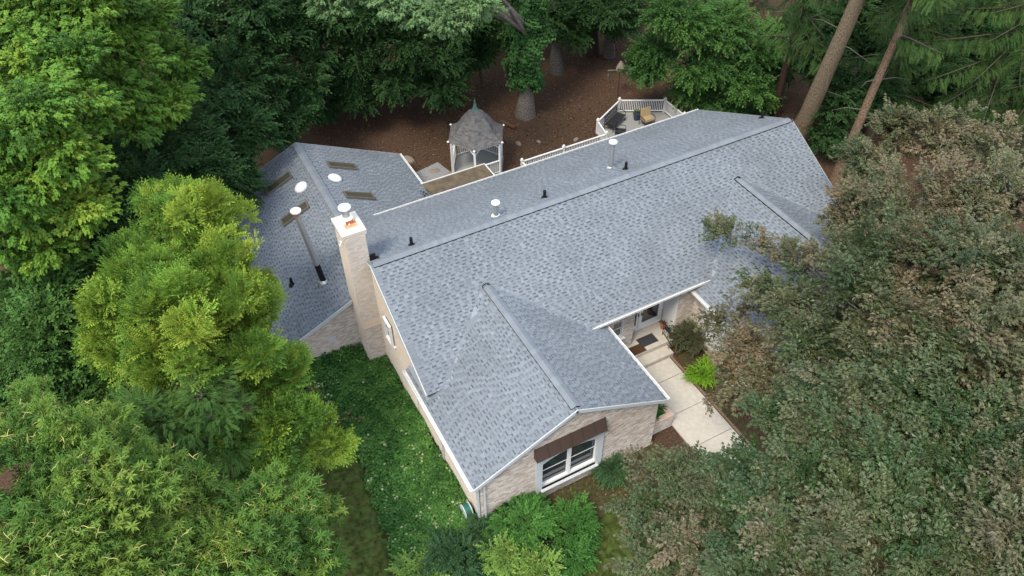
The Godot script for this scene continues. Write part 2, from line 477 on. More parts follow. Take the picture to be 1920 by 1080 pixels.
func build_house() -> void:
	house = thing("house", "single-storey tan brick house with blue-grey shingled gable roofs", "house")
	# ---- main roof
	var m := MB.new()
	var hf := HR - SF * VF; var hb := HR + SB * VB
	roof_deck(m, Vector3(0, hf, VF), Vector3(LX, hf, VF), Vector3(LX, HR, 0), Vector3(0, HR, 0))
	roof_deck(m, Vector3(0, hb, VB), Vector3(LX, hb, VB), Vector3(LX, HR, 0), Vector3(0, HR, 0))
	var roof := obj("roof", m, M.shingle, house)
	shingles(roof, Vector3(0, hf, VF + 0.02), Vector3.RIGHT, Vector3(0, SF, -1).normalized(), LX, Vector2(VF, HR - hf).length() - 0.02, keep_main, never)
	shingles(roof, Vector3(0, hb, VB), Vector3.RIGHT, Vector3(0, SB, 1).normalized(), LX, Vector2(VB, HR - hb).length() - 0.02, always, never)
	ridge_vent(roof, Vector3(0.12, HR + 0.01, 0), Vector3(LX - 0.05, HR + 0.01, 0), SF, SB, 0.17)
	gutter(house, Vector3(7.55, hf - 0.05, VF), Vector3(13.85, hf - 0.05, VF), Vector3.BACK)
	gutter(house, Vector3(0.1, hb - 0.02, VB), Vector3(LX, hb - 0.02, VB), Vector3.FORWARD)
	rake_trim(roof, Vector3(0, HR - 0.01, 0), Vector3(0, hf - 0.01, VF), Vector3.LEFT)
	rake_trim(roof, Vector3(0, HR - 0.01, 0), Vector3(0, hb - 0.01, VB), Vector3.LEFT)
	rake_trim(roof, Vector3(LX, HR - 0.01, 0), Vector3(LX, hf - 0.01, VF), Vector3.RIGHT)
	rake_trim(roof, Vector3(LX, HR - 0.01, 0), Vector3(LX, hb - 0.01, VB), Vector3.RIGHT)
	# ---- front wing roof
	m = MB.new()
	var hl := WH - SW * WL; var hr := WH - SW * WR
	var z0 := 3.22
	roof_deck(m, Vector3(WU - WL, hl, z0), Vector3(WU - WL, hl, VE), Vector3(WU, WH, VE), Vector3(WU, WH, 2.1))
	roof_deck(m, Vector3(WU + WR, hr, 4.3), Vector3(WU + WR, hr, VE), Vector3(WU, WH, VE), Vector3(WU, WH, 2.1))
	var wroof := obj("roof", m, M.shingle, house)
	shingles(wroof, Vector3(WU - WL, hl, z0), Vector3.BACK, Vector3(1, SW, 0).normalized(), VE - z0, Vector2(WL, WL * SW).length() - 0.02, keep_low, single_wing)
	shingles(wroof, Vector3(WU - WL * 0.5, WH - SW * WL * 0.5, 1.9), Vector3.BACK, Vector3(1, SW, 0).normalized(), z0 - 1.9, Vector2(WL, WL * SW).length() * 0.5 - 0.02, keep_low, never)
	shingles(wroof, Vector3(WU + WR, hr, 2.0), Vector3.BACK, Vector3(-1, SW, 0).normalized(), VE - 2.0, Vector2(WR, WR * SW).length() - 0.02, keep_low, never)
	ridge_vent(wroof, Vector3(WU, WH + 0.01, VE - 0.12), Vector3(WU, WH + 0.01, 2.25), SW, SW, 0.17)
	gutter(house, Vector3(WU - WL, hl - 0.03, z0), Vector3(WU - WL, hl - 0.03, VE), Vector3.LEFT)
	gutter(house, Vector3(WU + WR, hr - 0.03, 4.6), Vector3(WU + WR, hr - 0.03, VE), Vector3.RIGHT)
	rake_trim(wroof, Vector3(WU, WH - 0.01, VE), Vector3(WU - WL, hl - 0.01, VE), Vector3.BACK)
	rake_trim(wroof, Vector3(WU, WH - 0.01, VE), Vector3(WU + WR, hr - 0.01, VE), Vector3.BACK)
	# ---- garage wing roof
	m = MB.new()
	var xe := XH - SX * XW
	for s in [-1.0, 1.0]:
		roof_deck(m, Vector3(XU + s * XW, xe, 2.6), Vector3(XU + s * XW, xe, XV), Vector3(XU, XH, XV), Vector3(XU, XH, 1.65))
	var xroof := obj("roof", m, M.shingle, house)
	shingles(xroof, Vector3(XU - XW, xe, 1.5), Vector3.BACK, Vector3(1, SX, 0).normalized(), XV - 1.5, Vector2(XW, XW * SX).length() - 0.02, keep_low, never)
	shingles(xroof, Vector3(XU + XW, xe, 1.5), Vector3.BACK, Vector3(-1, SX, 0).normalized(), XV - 1.5, Vector2(XW, XW * SX).length() - 0.02, keep_low, never)
	ridge_vent(xroof, Vector3(XU, XH + 0.01, XV - 0.1), Vector3(XU, XH + 0.01, 1.75), SX, SX, 0.17)
	gutter(house, Vector3(XU - XW, xe - 0.03, 4.9), Vector3(XU - XW, xe - 0.03, XV), Vector3.LEFT)
	# ---- rear annex roof
	var al := -5.184; var ar := 6.247; var am := 0.532; var a0 := -13.61; var a1 := -1.41; var ah := 3.594
	var sa := 0.4637
	var hel := ah - sa * (am - al); var her := ah - sa * (ar - am)
	m = MB.new()
	roof_deck(m, Vector3(al, hel, a0), Vector3(al, hel, a1), Vector3(am, ah, a1), Vector3(am, ah, a0))
	roof_deck(m, Vector3(ar, her, a0), Vector3(ar, her, a1), Vector3(am, ah, a1), Vector3(am, ah, a0))
	var aroof := obj("roof", m, M.shingle, house)
	shingles(aroof, Vector3(al, hel, a0), Vector3.BACK, Vector3(1, sa, 0).normalized(), a1 - a0, Vector2(am - al, ah - hel).length() - 0.02, always, never)
	shingles(aroof, Vector3(ar, her, a0), Vector3.BACK, Vector3(-1, sa, 0).normalized(), a1 - a0, Vector2(ar - am, ah - her).length() - 0.02, keep_low, never)
	ridge_vent(aroof, Vector3(am, ah + 0.01, a1 - 0.2), Vector3(am, ah + 0.01, a0 + 0.12), sa, sa, 0.2)
	gutter(house, Vector3(ar, her - 0.02, a0), Vector3(ar, her - 0.02, -10.26), Vector3.RIGHT)
	rake_trim(aroof, Vector3(am, ah - 0.01, a1), Vector3(al, hel - 0.01, a1), Vector3.BACK)
	rake_trim(aroof, Vector3(am, ah - 0.01, a1), Vector3(ar, her - 0.01, a1), Vector3.BACK)
	rake_trim(aroof, Vector3(am, ah - 0.01, a0), Vector3(al, hel - 0.01, a0), Vector3.FORWARD)
	rake_trim(aroof, Vector3(am, ah - 0.01, a0), Vector3(ar, her - 0.01, a0), Vector3.FORWARD)
	# ---- flat roof between annex and main
	m = MB.new()
	m.box(Vector3(8.05, 0.85, -8.32), Vector3(4.24, 0.2, 3.84))
	var froof := obj("flat_roof", m, M.flat, house)
	m = MB.new()
	m.box(Vector3(8.2, 0.86, -10.265), Vector3(4.0, 0.26, 0.05)); m.box(Vector3(10.2, 0.86, -8.34), Vector3(0.05, 0.26, 3.9))
	obj("fascia", m, M.white, froof)
	brick_wall(house, Vector3(10.0, GY - 0.3, -10.1), Vector3.BACK, Vector3.RIGHT, rect(0, 0, 3.7, 1.4), [], 0.0, false)
	brick_wall(house, Vector3(10.0, GY - 0.3, -10.1), Vector3.LEFT, Vector3.FORWARD, rect(0.25, 0, 4.1, 1.4), [], 0.0, false)
	# ---- walls seen by the camera
	var g := GY - 0.3
	# wing gable (front); window opening 2.52..5.45 x 0.28..2.6
	var poly := PackedVector2Array([Vector2(0, 0), Vector2(WU + WR - 0.45, 0), Vector2(WU + WR - 0.45, WH - SW * (WR - 0.3) - 0.1 - g), Vector2(WU - 0.15, WH - 0.15 - g), Vector2(0, WH - SW * (WL - 0.3) - 0.1 - g)])
	brick_wall(house, Vector3(0.15, g, 9.44), Vector3.RIGHT, Vector3.BACK, poly, [Rect2(2.58, 0.46 - g, 2.6, 1.96)], 0.0, true, Rect2(1.0, 0.15, 5.0, 1.45))
	# wing left wall
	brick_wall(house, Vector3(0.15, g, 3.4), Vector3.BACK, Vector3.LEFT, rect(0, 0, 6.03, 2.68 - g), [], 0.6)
	# wing right wall
	brick_wall(house, Vector3(WU + WR - 0.3, g, 4.4), Vector3.BACK, Vector3.RIGHT, rect(0, 0, 5.03, 2.65 - g), [], 0.0)
	# main left gable
	var zf := VF - 0.4; var zb := VB + 0.4
	poly = PackedVector2Array([Vector2(zb, 0), Vector2(zf - 1.4, 0), Vector2(zf - 1.4, HR - SF * (zf - 1.4) - 0.15 - g), Vector2(0, HR - 0.15 - g), Vector2(zb, HR + SB * zb - 0.15 - g)])
	var mwin := Rect2(0.55, 2.15 - g, 0.75, 1.25)
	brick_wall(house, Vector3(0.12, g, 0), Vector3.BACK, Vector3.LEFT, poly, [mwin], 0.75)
	window(house, Vector3(0.02, g + mwin.position.y, mwin.position.x), Vector3.BACK, Vector3.LEFT, mwin.size.x, mwin.size.y, 1, 0.05)
	m = MB.new(); m.box(Vector3(0.09, 2.11, 0.925), Vector3(0.14, 0.08, 0.95)); obj("window_sill", m, M.white, house)
	# annex front gable
	poly = PackedVector2Array([Vector2(al + 0.3, 0), Vector2(am + 1.0, 0), Vector2(am + 1.0, ah - sa * 1.0 - 0.15 - g), Vector2(am, ah - 0.15 - g), Vector2(al + 0.3, hel + sa * 0.3 - 0.15 - g)])
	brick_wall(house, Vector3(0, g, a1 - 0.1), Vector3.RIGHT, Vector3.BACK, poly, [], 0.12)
	m = MB.new(); m.box(Vector3(-2.0, 0.95, a1 - 0.08), Vector3(0.35, 0.22, 0.05)); obj("wall_vent", m, M.trim, house)
	brick_wall(house, Vector3(al + 0.3, g, a0 + 0.3), Vector3.BACK, Vector3.LEFT, rect(0, 0, a1 - a0 - 0.66, hel - g), [], 0.0, false)
	brick_wall(house, Vector3(ar - 0.3, g, a0 + 0.3), Vector3.BACK, Vector3.RIGHT, rect(0, 0, 4.0, her - g), [], 0.0, false)
	poly = PackedVector2Array([Vector2(al + 0.56, 0), Vector2(ar - 0.56, 0), Vector2(ar - 0.56, her + sa * 0.3 - 0.15 - g), Vector2(am, ah - 0.15 - g), Vector2(al + 0.56, hel + sa * 0.3 - 0.15 - g)])
	brick_wall(house, Vector3(0, g, a0 + 0.3), Vector3.RIGHT, Vector3.FORWARD, poly, [], 0.0, false)
	# main back wall and right gable
	brick_wall(house, Vector3(0.4, g, zb), Vector3.RIGHT, Vector3.FORWARD, rect(0, 0, LX - 0.8, hb - g), [], 0.0, false)
	poly = PackedVector2Array([Vector2(zb, 0), Vector2(zf, 0), Vector2(zf, HR - SF * zf - 0.15 - g), Vector2(0, HR - 0.15 - g), Vector2(zb, HR + SB * zb - 0.15 - g)])
	brick_wall(house, Vector3(LX - 0.15, g, 0), Vector3.BACK, Vector3.RIGHT, poly, [], 0.0, false)
	# porch: wall with a small window, recess with the doors, garage flank
	var pz := 4.7
	var pw := Rect2(9.1, 0.95 - g, 0.62, 1.15)
	brick_wall(house, Vector3(0, g, pz), Vector3.RIGHT, Vector3.BACK, rect(8.36, 0, 10.28, 3.05 - g), [pw], 0.0)
	window(house, Vector3(pw.position.x, g + pw.position.y, pz - 0.08), Vector3.RIGHT, Vector3.BACK, pw.size.x, pw.size.y, 1, 0.05)
	m = MB.new(); m.box(Vector3(9.41, 0.9, pz + 0.02), Vector3(0.8, 0.09, 0.16)); obj("window_sill", m, M.white, house)
	brick_wall(house, Vector3(10.28, g, 4.05), Vector3.BACK, Vector3.RIGHT, rect(0.0, 0, 0.645, 3.0 - g), [], 0.0)
	brick_wall(house, Vector3(0, g, 4.04), Vector3.RIGHT, Vector3.BACK, rect(10.29, 0, 12.75, 3.3 - g), [Rect2(10.42, 0.12 - g, 2.0, 2.25)], 0.0)
	front_doors()
	m = MB.new(); m.box(Vector3(12.52, 1.45, 4.5), Vector3(0.08, 2.7, 0.86)); obj("side_panel", m, M.white, house)
	brick_wall(house, Vector3(0, g, 5.0), Vector3.RIGHT, Vector3.BACK, rect(12.5, 0, 13.36, 2.7 - g), [], 0.05)
	brick_wall(house, Vector3(13.38, g, 4.76), Vector3.BACK, Vector3.LEFT, rect(0, 0, 5.2, 2.7 - g), [Rect2(1.0, 0.1 - g, 2.3, 2.1)], 0.0)
	var gd := part("side_door", house)
	m = MB.new(); m.box(Vector3(13.44, 1.15, 6.91), Vector3(0.06, 2.08, 2.28)); obj("door_leaf", m, M.white, gd)
	m = MB.new()
	for k in 3:
		for j in 2: m.box(Vector3(13.405, 0.48 + k * 0.66, 6.35 + j * 1.12), Vector3(0.02, 0.5, 0.9))
	obj("door_panel", m, M.white, gd)
	m = MB.new(); m.box(Vector3(13.38, 1.1, 5.95), Vector3(0.03, 0.22, 0.04)); obj("handle", m, M.iron, gd)
	brick_wall(house, Vector3(0, g, XV - 0.25), Vector3.RIGHT, Vector3.BACK, rect(13.38, 0, 22.2, 2.6 - g), [], 0.0, false)
	brick_wall(house, Vector3(22.2, g, 4.9), Vector3.BACK, Vector3.RIGHT, rect(0, 0, 5.0, 2.6 - g), [], 0.0, false)
	# ---- front gable window with white surround and brown metal hood
	var fwz := 9.44
	window(house, Vector3(2.73, 0.46, fwz - 0.07), Vector3.RIGHT, Vector3.BACK, 2.6, 1.96, 2, 0.075)
	var sur := MB.new()
	for q in [[Vector3(2.62, 1.46, 0), Vector3(0.26, 2.42, 0.09)], [Vector3(5.36, 1.46, 0), Vector3(0.26, 2.42, 0.09)], [Vector3(3.99, 0.35, 0), Vector3(2.48, 0.2, 0.09)]]:
		sur.box(q[0] + Vector3(0, 0, fwz + 0.05), q[1])
	sur.box(Vector3(3.99, 0.42, fwz + 0.11), Vector3(2.62, 0.06, 0.2))
	# arched head
	var arch := PackedVector2Array()
	for k in 13:
		var x := -1.24 + 2.48 * k / 12.0
		arch.append(Vector2(x, 2.2 + 0.26 * (1.0 - pow(x / 1.24, 2))))
	arch.append(Vector2(1.24, 2.75)); arch.append(Vector2(-1.24, 2.75))
	sur.prism(arch, Vector3(3.99, 0, fwz + 0.012), Vector3.RIGHT, Vector3.UP, Vector3(0, 0, 0.083))
	obj("window_surround", sur, M.trim, house)
	var hood := part("window_hood", house)
	m = MB.new()
	var ht := 3.34; var hbm := 2.8; var hp := 0.24
	var x0 := 2.40; var x1 := 5.50
	m.quad(Vector3(x0, hbm, fwz + hp), Vector3(x1, hbm, fwz + hp), Vector3(x1, ht, fwz + 0.02), Vector3(x0, ht, fwz + 0.02))
	m.quad(Vector3(x0, hbm - 0.02, fwz + hp), Vector3(x0, hbm - 0.02, fwz + 0.02), Vector3(x1, hbm - 0.02, fwz + 0.02), Vector3(x1, hbm - 0.02, fwz + hp))
	for x in [x0, x1]:
		m.tri(Vector3(x, hbm, fwz + hp), Vector3(x, ht, fwz + 0.02), Vector3(x, hbm, fwz + 0.02))
	m.beam(Vector3(x0, hbm - 0.02, fwz + hp), Vector3(x1, hbm - 0.02, fwz + hp), 0.03, 0.06)
	obj("hood_sheet", m, M.hood, hood)
	for k in 7:
		m = MB.new()
		var x := lerpf(x0 + 0.015, x1 - 0.015, k / 6.0)
		m.beam(Vector3(x, hbm + 0.012, fwz + hp), Vector3(x, ht + 0.012, fwz + 0.02), 0.02, 0.035)
		obj("hood_seam", m, M.hood, hood)
	# ---- downpipe at the wing's left corner
	m = MB.new(); m.box(Vector3(0.06, 1.1, 9.40), Vector3(0.08, 3.0, 0.08)); m.box(Vector3(0.3, 1.05, 9.49), Vector3(0.07, 2.9, 0.06)); obj("downspout", m, M.trim, house)
	m = MB.new(); m.box(Vector3(0.09, 1.1, 6.0), Vector3(0.07, 3.0, 0.09)); obj("downspout", m, M.trim, house)
	# ---- chimney
	var ch := part("chimney", house)
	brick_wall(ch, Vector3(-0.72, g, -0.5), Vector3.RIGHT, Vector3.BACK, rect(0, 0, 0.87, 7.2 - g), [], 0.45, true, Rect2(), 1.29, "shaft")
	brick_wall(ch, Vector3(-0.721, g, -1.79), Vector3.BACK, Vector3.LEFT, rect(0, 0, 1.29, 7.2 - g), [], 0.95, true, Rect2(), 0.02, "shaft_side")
	m = MB.new()
	for k in 5: m.box(Vector3(-0.285, 2.3 - k * 0.075, -0.49 + k * 0.012), Vector3(0.88, 0.06, 0.03 + k * 0.024))
	m.box(Vector3(-0.285, 0.65, -0.46), Vector3(0.88, 2.62, 0.07)); obj("shoulder", m, mat(lin(0.46, 0.375, 0.305), 0.95), ch)
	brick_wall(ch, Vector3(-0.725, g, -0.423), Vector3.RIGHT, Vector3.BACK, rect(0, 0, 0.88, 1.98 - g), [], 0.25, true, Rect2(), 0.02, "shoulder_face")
	m = MB.new(); m.box(Vector3(-0.28, 7.27, -1.19), Vector3(1.04, 0.16, 1.34)); m.box(Vector3(-0.28, 7.17, -1.19), Vector3(0.97, 0.06, 1.37)); obj("cap", m, M.cap, ch)
	m = MB.new(); m.box(Vector3(-0.22, 7.43, -1.30), Vector3(0.34, 0.18, 0.34)); obj("flue_tile", m, M.terracotta, ch)
	var st := MB.new(); st.box(Vector3(-0.22, 7.354, -1.22), Vector3(0.52, 0.006, 0.62)); obj("rust_stain", st, mat(lin(0.52, 0.33, 0.2), 0.9, 0, noise_tex(77, 0.03, Color(0.75, 0.7, 0.65), Color(1, 1, 1), 256), 1.0), ch)
	flue(ch, Vector3(-0.26, 7.5, -1.42), 0.15, 0.5, M.dome)
	m = MB.new(); m.beam(Vector3(-0.76, 6.95, -0.75), Vector3(-0.9, 6.8, -0.72), 0.05, 0.05); m.beam(Vector3(-0.74, 6.75, -1.0), Vector3(-0.84, 6.75, -1.0), 0.05, 0.05); obj("bracket", m, M.white, ch)
	m = MB.new()
	m.quad(Vector3(0.02, 5.60, -0.47), Vector3(0.42, 5.60, -0.47), Vector3(0.42, 5.95, -0.6), Vector3(0.02, 5.95, -0.6))
	m.box(Vector3(0.22, 5.83, -0.53), Vector3(0.4, 0.28, 0.06)); m.box(Vector3(0.45, 5.68, -0.55), Vector3(0.22, 0.04, 0.2)); obj("flashing", m, M.black, ch)
	# ---- vents and flues on the roofs
	for q in [[772, 460], [1021, 371], [1173, 318], [1428, 222]]:
		black_vent(PP(q[0], q[1], Vector3(0, HR, 0), Vector3(0, 1, -SB)))
	var fp := part("roof_flue", house)
	flue(fp, PP(930, 405, Vector3(0, HR, 0), Vector3(0, 1, -SB)), 0.115, 0.72, M.white)
	fp = part("roof_flue", house)
	flue(fp, PP(1145, 314, Vector3(0, HR, 0), Vector3(0, 1, -SB)), 0.12, 1.45, M.galv)
	var apl := Vector3(am, ah, 0); var anl := Vector3(-sa, 1, 0); var anr := Vector3(sa, 1, 0)
	black_vent(PP(548, 534, apl, anl))
	# tall flue pipe on the annex
	fp = part("roof_flue", house)
	var b0 := PP(607, 528, apl, anl); var t0 := P(556, 402, b0.y + 3.95)
	m = MB.new(); m.tube([b0 - Vector3(0, 0.1, 0), b0.lerp(t0, 0.27)], [0.13, 0.13], 14); obj("pipe", m, M.black, fp)
	m = MB.new(); m.tube([b0.lerp(t0, 0.27), t0], [0.125, 0.125], 14); obj("pipe", m, M.galv, fp)
	m = MB.new(); m.tube([t0, t0 + Vector3(0, 0.16, 0)], [0.155, 0.155], 14); obj("collar", m, M.terracotta, fp)
	m = MB.new(); m.lathe(PackedVector2Array([Vector2(0.0, 0.16), Vector2(0.23, 0.16), Vector2(0.23, 0.22), Vector2(0.12, 0.29), Vector2(0, 0.31)]), t0, 18); obj("cap", m, M.dome, fp)
	m = MB.new(); m.lathe(PackedVector2Array([Vector2(0.26, -0.12), Vector2(0.24, 0.05), Vector2(0.135, 0.14)]), b0, 16); obj("flashing", m, M.galv, fp)
	# skylights and light domes
	for q in [[524, 345, 0], [555, 402, 0], [641, 313, 1], [673, 369, 1]]:
		skylight(PP(q[0], q[1], apl, anl if q[2] == 0 else anr), 1.0 if q[2] == 0 else -1.0, sa)
	for q in [[565, 352, 0], [628, 335, 1]]:
		var p := PP(q[0], q[1], apl, anl if q[2] == 0 else anr)
		var s := 1.0 if q[2] == 0 else -1.0
		var yy := Vector3(-sa * s, 1, 0).normalized()
		var tf := Transform3D(Basis(yy.cross(Vector3.BACK), yy, Vector3.BACK), p)
		var dm := part("light_dome", house); dm.transform = tf
		m = MB.new(); m.lathe(PackedVector2Array([Vector2(0.38, 0), Vector2(0.36, 0.07), Vector2(0.33, 0.07)]), Vector3.ZERO, 20); obj("curb", m, M.trim, dm)
		var pr := PackedVector2Array()
		for k in 9: pr.append(Vector2(0.345 * cos(k * PI / 16), 0.07 + 0.12 * sin(k * PI / 16)))
		m = MB.new(); m.lathe(pr, Vector3.ZERO, 20); obj("dome", m, M.dome, dm)

func flue(root: Node3D, p: Vector3, r: float, h: float, mt: Material) -> void:
	var m := MB.new(); m.tube([p - Vector3(0, 0.12, 0), p + Vector3(0, h - 0.16, 0)], [r, r], 14); obj("pipe", m, M.galv, root)
	m = MB.new(); m.tube([p + Vector3(0, h - 0.16, 0), p + Vector3(0, h, 0)], [r * 1.12, r * 1.12], 14); obj("collar", m, M.galv, root)
	m = MB.new(); m.lathe(PackedVector2Array([Vector2(0, h), Vector2(r * 1.7, h), Vector2(r * 1.7, h + 0.06), Vector2(r, h + 0.1), Vector2(0, h + 0.12)]), p, 18); obj("cap", m, M.dome, root)
	m = MB.new(); m.lathe(PackedVector2Array([Vector2(r * 2.0, -0.14), Vector2(r * 1.8, 0.03), Vector2(r * 1.02, 0.09)]), p, 16); obj("flashing", m, mt, root)
func black_vent(p: Vector3) -> void:
	var root := part("vent_pipe", house)
	var m := MB.new(); m.tube([p - Vector3(0, 0.1, 0), p + Vector3(0, 0.42, 0)], [0.075, 0.07], 12); obj("pipe", m, M.black, root)
	m = MB.new(); m.lathe(PackedVector2Array([Vector2(0.17, -0.1), Vector2(0.15, 0.03), Vector2(0.08, 0.1)]), p, 14); obj("flashing", m, M.black, root)
func skylight(p: Vector3, s: float, sa: float) -> void:
	var yy := Vector3(-sa * s, 1, 0).normalized()
	var xx := Vector3(s, sa, 0).normalized() * s
	var root := part("skylight", house)
	root.transform = Transform3D(Basis(xx, yy, xx.cross(yy)), p)
	var m := MB.new()
	for q in [[Vector3(0, 0.06, 0.25), Vector3(1.62, 0.14, 0.07)], [Vector3(0, 0.06, -0.25), Vector3(1.62, 0.14, 0.07)], [Vector3(0.775, 0.06, 0), Vector3(0.07, 0.14, 0.43)], [Vector3(-0.775, 0.06, 0), Vector3(0.07, 0.14, 0.43)]]:
		m.box(q[0], q[1])
	obj("frame", m, M.bronze, root)
	m = MB.new(); m.box(Vector3(0, 0.085, 0), Vector3(1.48, 0.02, 0.43)); obj("pane", m, M.skyglass, root)

func front_doors() -> void:
	var z := 4.0
	var d := part("front_door", house)
	var fr := MB.new()
	for x in [10.46, 11.13, 12.38]: fr.box(Vector3(x, 1.22, z), Vector3(0.08, 2.2, 0.12))
	fr.box(Vector3(11.42, 2.34, z), Vector3(2.0, 0.06, 0.125)); fr.box(Vector3(11.42, 0.1, z + 0.01), Vector3(2.0, 0.06, 0.16))
	obj("frame", fr, M.white, d)
	for q in [[10.5, 11.09], [11.17, 12.34]]:
		var a: float = q[0]; var b: float = q[1]
		var lf := MB.new()
		lf.box(Vector3(a + 0.06, 1.22, z), Vector3(0.12, 2.16, 0.05)); lf.box(Vector3(b - 0.06, 1.22, z), Vector3(0.12, 2.16, 0.05))
		lf.box(Vector3((a + b) * 0.5, 0.28, z), Vector3(b - a - 0.24, 0.28, 0.05)); lf.box(Vector3((a + b) * 0.5, 2.24, z), Vector3(b - a - 0.24, 0.12, 0.05))
		obj("door_leaf", lf, M.white, d)
		var gl := MB.new(); gl.box(Vector3((a + b) * 0.5, 1.3, z - 0.005), Vector3(b - a - 0.24, 1.76, 0.01)); obj("pane", gl, M.glass, d)
	var h := MB.new(); h.box(Vector3(11.22, 1.1, z + 0.05), Vector3(0.03, 0.2, 0.05)); h.beam(Vector3(11.22, 1.1, z + 0.08), Vector3(11.34, 1.1, z + 0.08), 0.025, 0.025); obj("handle", h, M.iron, d)
	h = MB.new(); h.box(Vector3(11.04, 1.1, z + 0.05), Vector3(0.03, 0.2, 0.05)); obj("handle", h, M.iron, d)
	# wreath
	var w := thing("door_wreath", "small dark round wreath hanging on the glass front door", "wreath", Vector3(11.75, 1.75, z + 0.05))
	var mb := MB.new()
	for k in 90:
		var a := rnd(0, TAU); var c := Vector3(cos(a), sin(a), 0) * 0.2
		mb.leaf(c, Vector3(rnd(-1, 1), rnd(-1, 1), rnd(0, 0.8)).normalized(), Vector3.BACK, 0.11, 0.05, Color(0.03, 0.05, 0.02))
	obj("foliage", mb, M.leaf, w)

# ------------------------------------------------------------------ foliage
var S := {}
func leafcol(j := 0.22) -> Color:
	var t := rnd(1.0 - j, 1.0 + j)
	return Color(t * rnd(0.9, 1.12), t, t * rnd(0.8, 1.15))
func spray_broad(n: int, L: float, ll: float, lw: float, spread := 0.9, lift := 0.25) -> MB:
	var m := MB.new()
	for i in n:
		var t := (i + 0.5) / n
		var s := 1.0 if i % 2 == 0 else -1.0
		var d := Vector3(s * spread * (1.15 - t * 0.6) + rnd(-0.3, 0.3), rnd(-0.35, 0.3), 0.35 + t * 0.7).normalized()
		var nn := (Vector3(rnd(-lift, lift) * 1.6, 1, rnd(-lift, lift) * 1.6)).normalized()
		nn = (nn - d * nn.dot(d)).normalized()
		m.leaf(Vector3(rnd(-0.03, 0.03), rnd(-0.04, 0.04), L * t * rnd(0.85, 1.1)), d, nn, ll * rnd(0.6, 1.25), lw * rnd(0.75, 1.15), leafcol(), rnd(0.05, 0.3))
	return m
func spray_pinnate() -> MB:
	var m := MB.new()
	for r in 5:
		var a := rnd(-1.3, 1.3)
		var rd := Vector3(sin(a), rnd(-0.1, 0.5), cos(a)).normalized()
		var up := Vector3(rnd(-0.2, 0.2), 1, rnd(-0.2, 0.2)); up = (up - rd * up.dot(rd)).normalized()
		var sd := rd.cross(up)
		for k in 5:
			var p := rd * (0.1 + 0.068 * k) + up * (0.004 * k * k * 0.35)
			for s in [-1.0, 1.0]:
				var d: Vector3 = (sd * s * 0.95 + rd * 0.55 - up * rnd(0, 0.35)).normalized()
				m.leaf(p, d, (up - d * up.dot(d)).normalized(), 0.125 * rnd(0.8, 1.2), 0.05, leafcol(0.2), 0.1)
		m.leaf(rd * 0.44 + up * 0.02, (rd - up * 0.1).normalized(), up, 0.11, 0.045, leafcol(0.16), 0.1)
	return m
func spray_star() -> MB:
	var m := MB.new()
	for w in 2:
		for k in 7:
			var a := TAU * k / 7.0 + w * 0.4 + rnd(-0.2, 0.2)
			var d := Vector3(cos(a), rnd(-0.35, 0.25) + 0.2 * w, sin(a)).normalized()
			var up := Vector3.UP; up = (up - d * up.dot(d)).normalized()
			m.leaf(Vector3(0, w * 0.08, w * 0.12), d, up, rnd(0.18, 0.26), rnd(0.055, 0.075), leafcol(0.2), rnd(0.1, 0.35))
	return m
func spray_catkin() -> MB:
	var m := MB.new()
	for k in 3:
		var a := TAU * k / 5.0 + rnd(-0.4, 0.4)
		var d := Vector3(cos(a), rnd(0.3, 1.2), sin(a)).normalized()
		var p := Vector3.ZERO
		var pts := PackedVector3Array([p]); var rr := PackedFloat32Array([0.009])
		for i in 3:
			d = (d + Vector3(0, -0.32, 0)).normalized(); p += d * 0.055; pts.append(p); rr.append(0.009 - i * 0.002)
		m.tube(pts, rr, 4, Color(1, 1, 1) * rnd(0.8, 1.1), false)
	return m
func spray_needle(L: float, droop: float) -> MB:
	var m := MB.new()
	for i in 12:
		var t := (i + 0.5) / 12.0
		var p := Vector3(0, -droop * t * t, L * t)
		for s in [-1.0, 1.0]:
			var d := Vector3(s * 0.8, rnd(-0.25, 0.1) - droop * 0.5, 0.75).normalized()
			var up := Vector3.UP; up = (up - d * up.dot(d)).normalized()
			m.leaf(p, d, up, (0.17 - 0.09 * t) * rnd(0.8, 1.2), 0.032, leafcol(0.2), 0.1)
	return m
func spray_hang() -> MB:
	var m := MB.new()
	for i in 13:
		var t := (i + 0.5) / 13.0
		var p := Vector3(0, 0, 0.85 * t)
		for s in [-1.0, 1.0]:
			var d := Vector3(s * 0.55, rnd(-0.3, 0.3), 0.85).normalized()
			var up := Vector3(rnd(-0.5, 0.5), 1, 0); up = (up - d * up.dot(d)).normalized()
			m.leaf(p, d, up, (0.14 - 0.06 * t), 0.03, leafcol(0.22), 0.05)
	return m

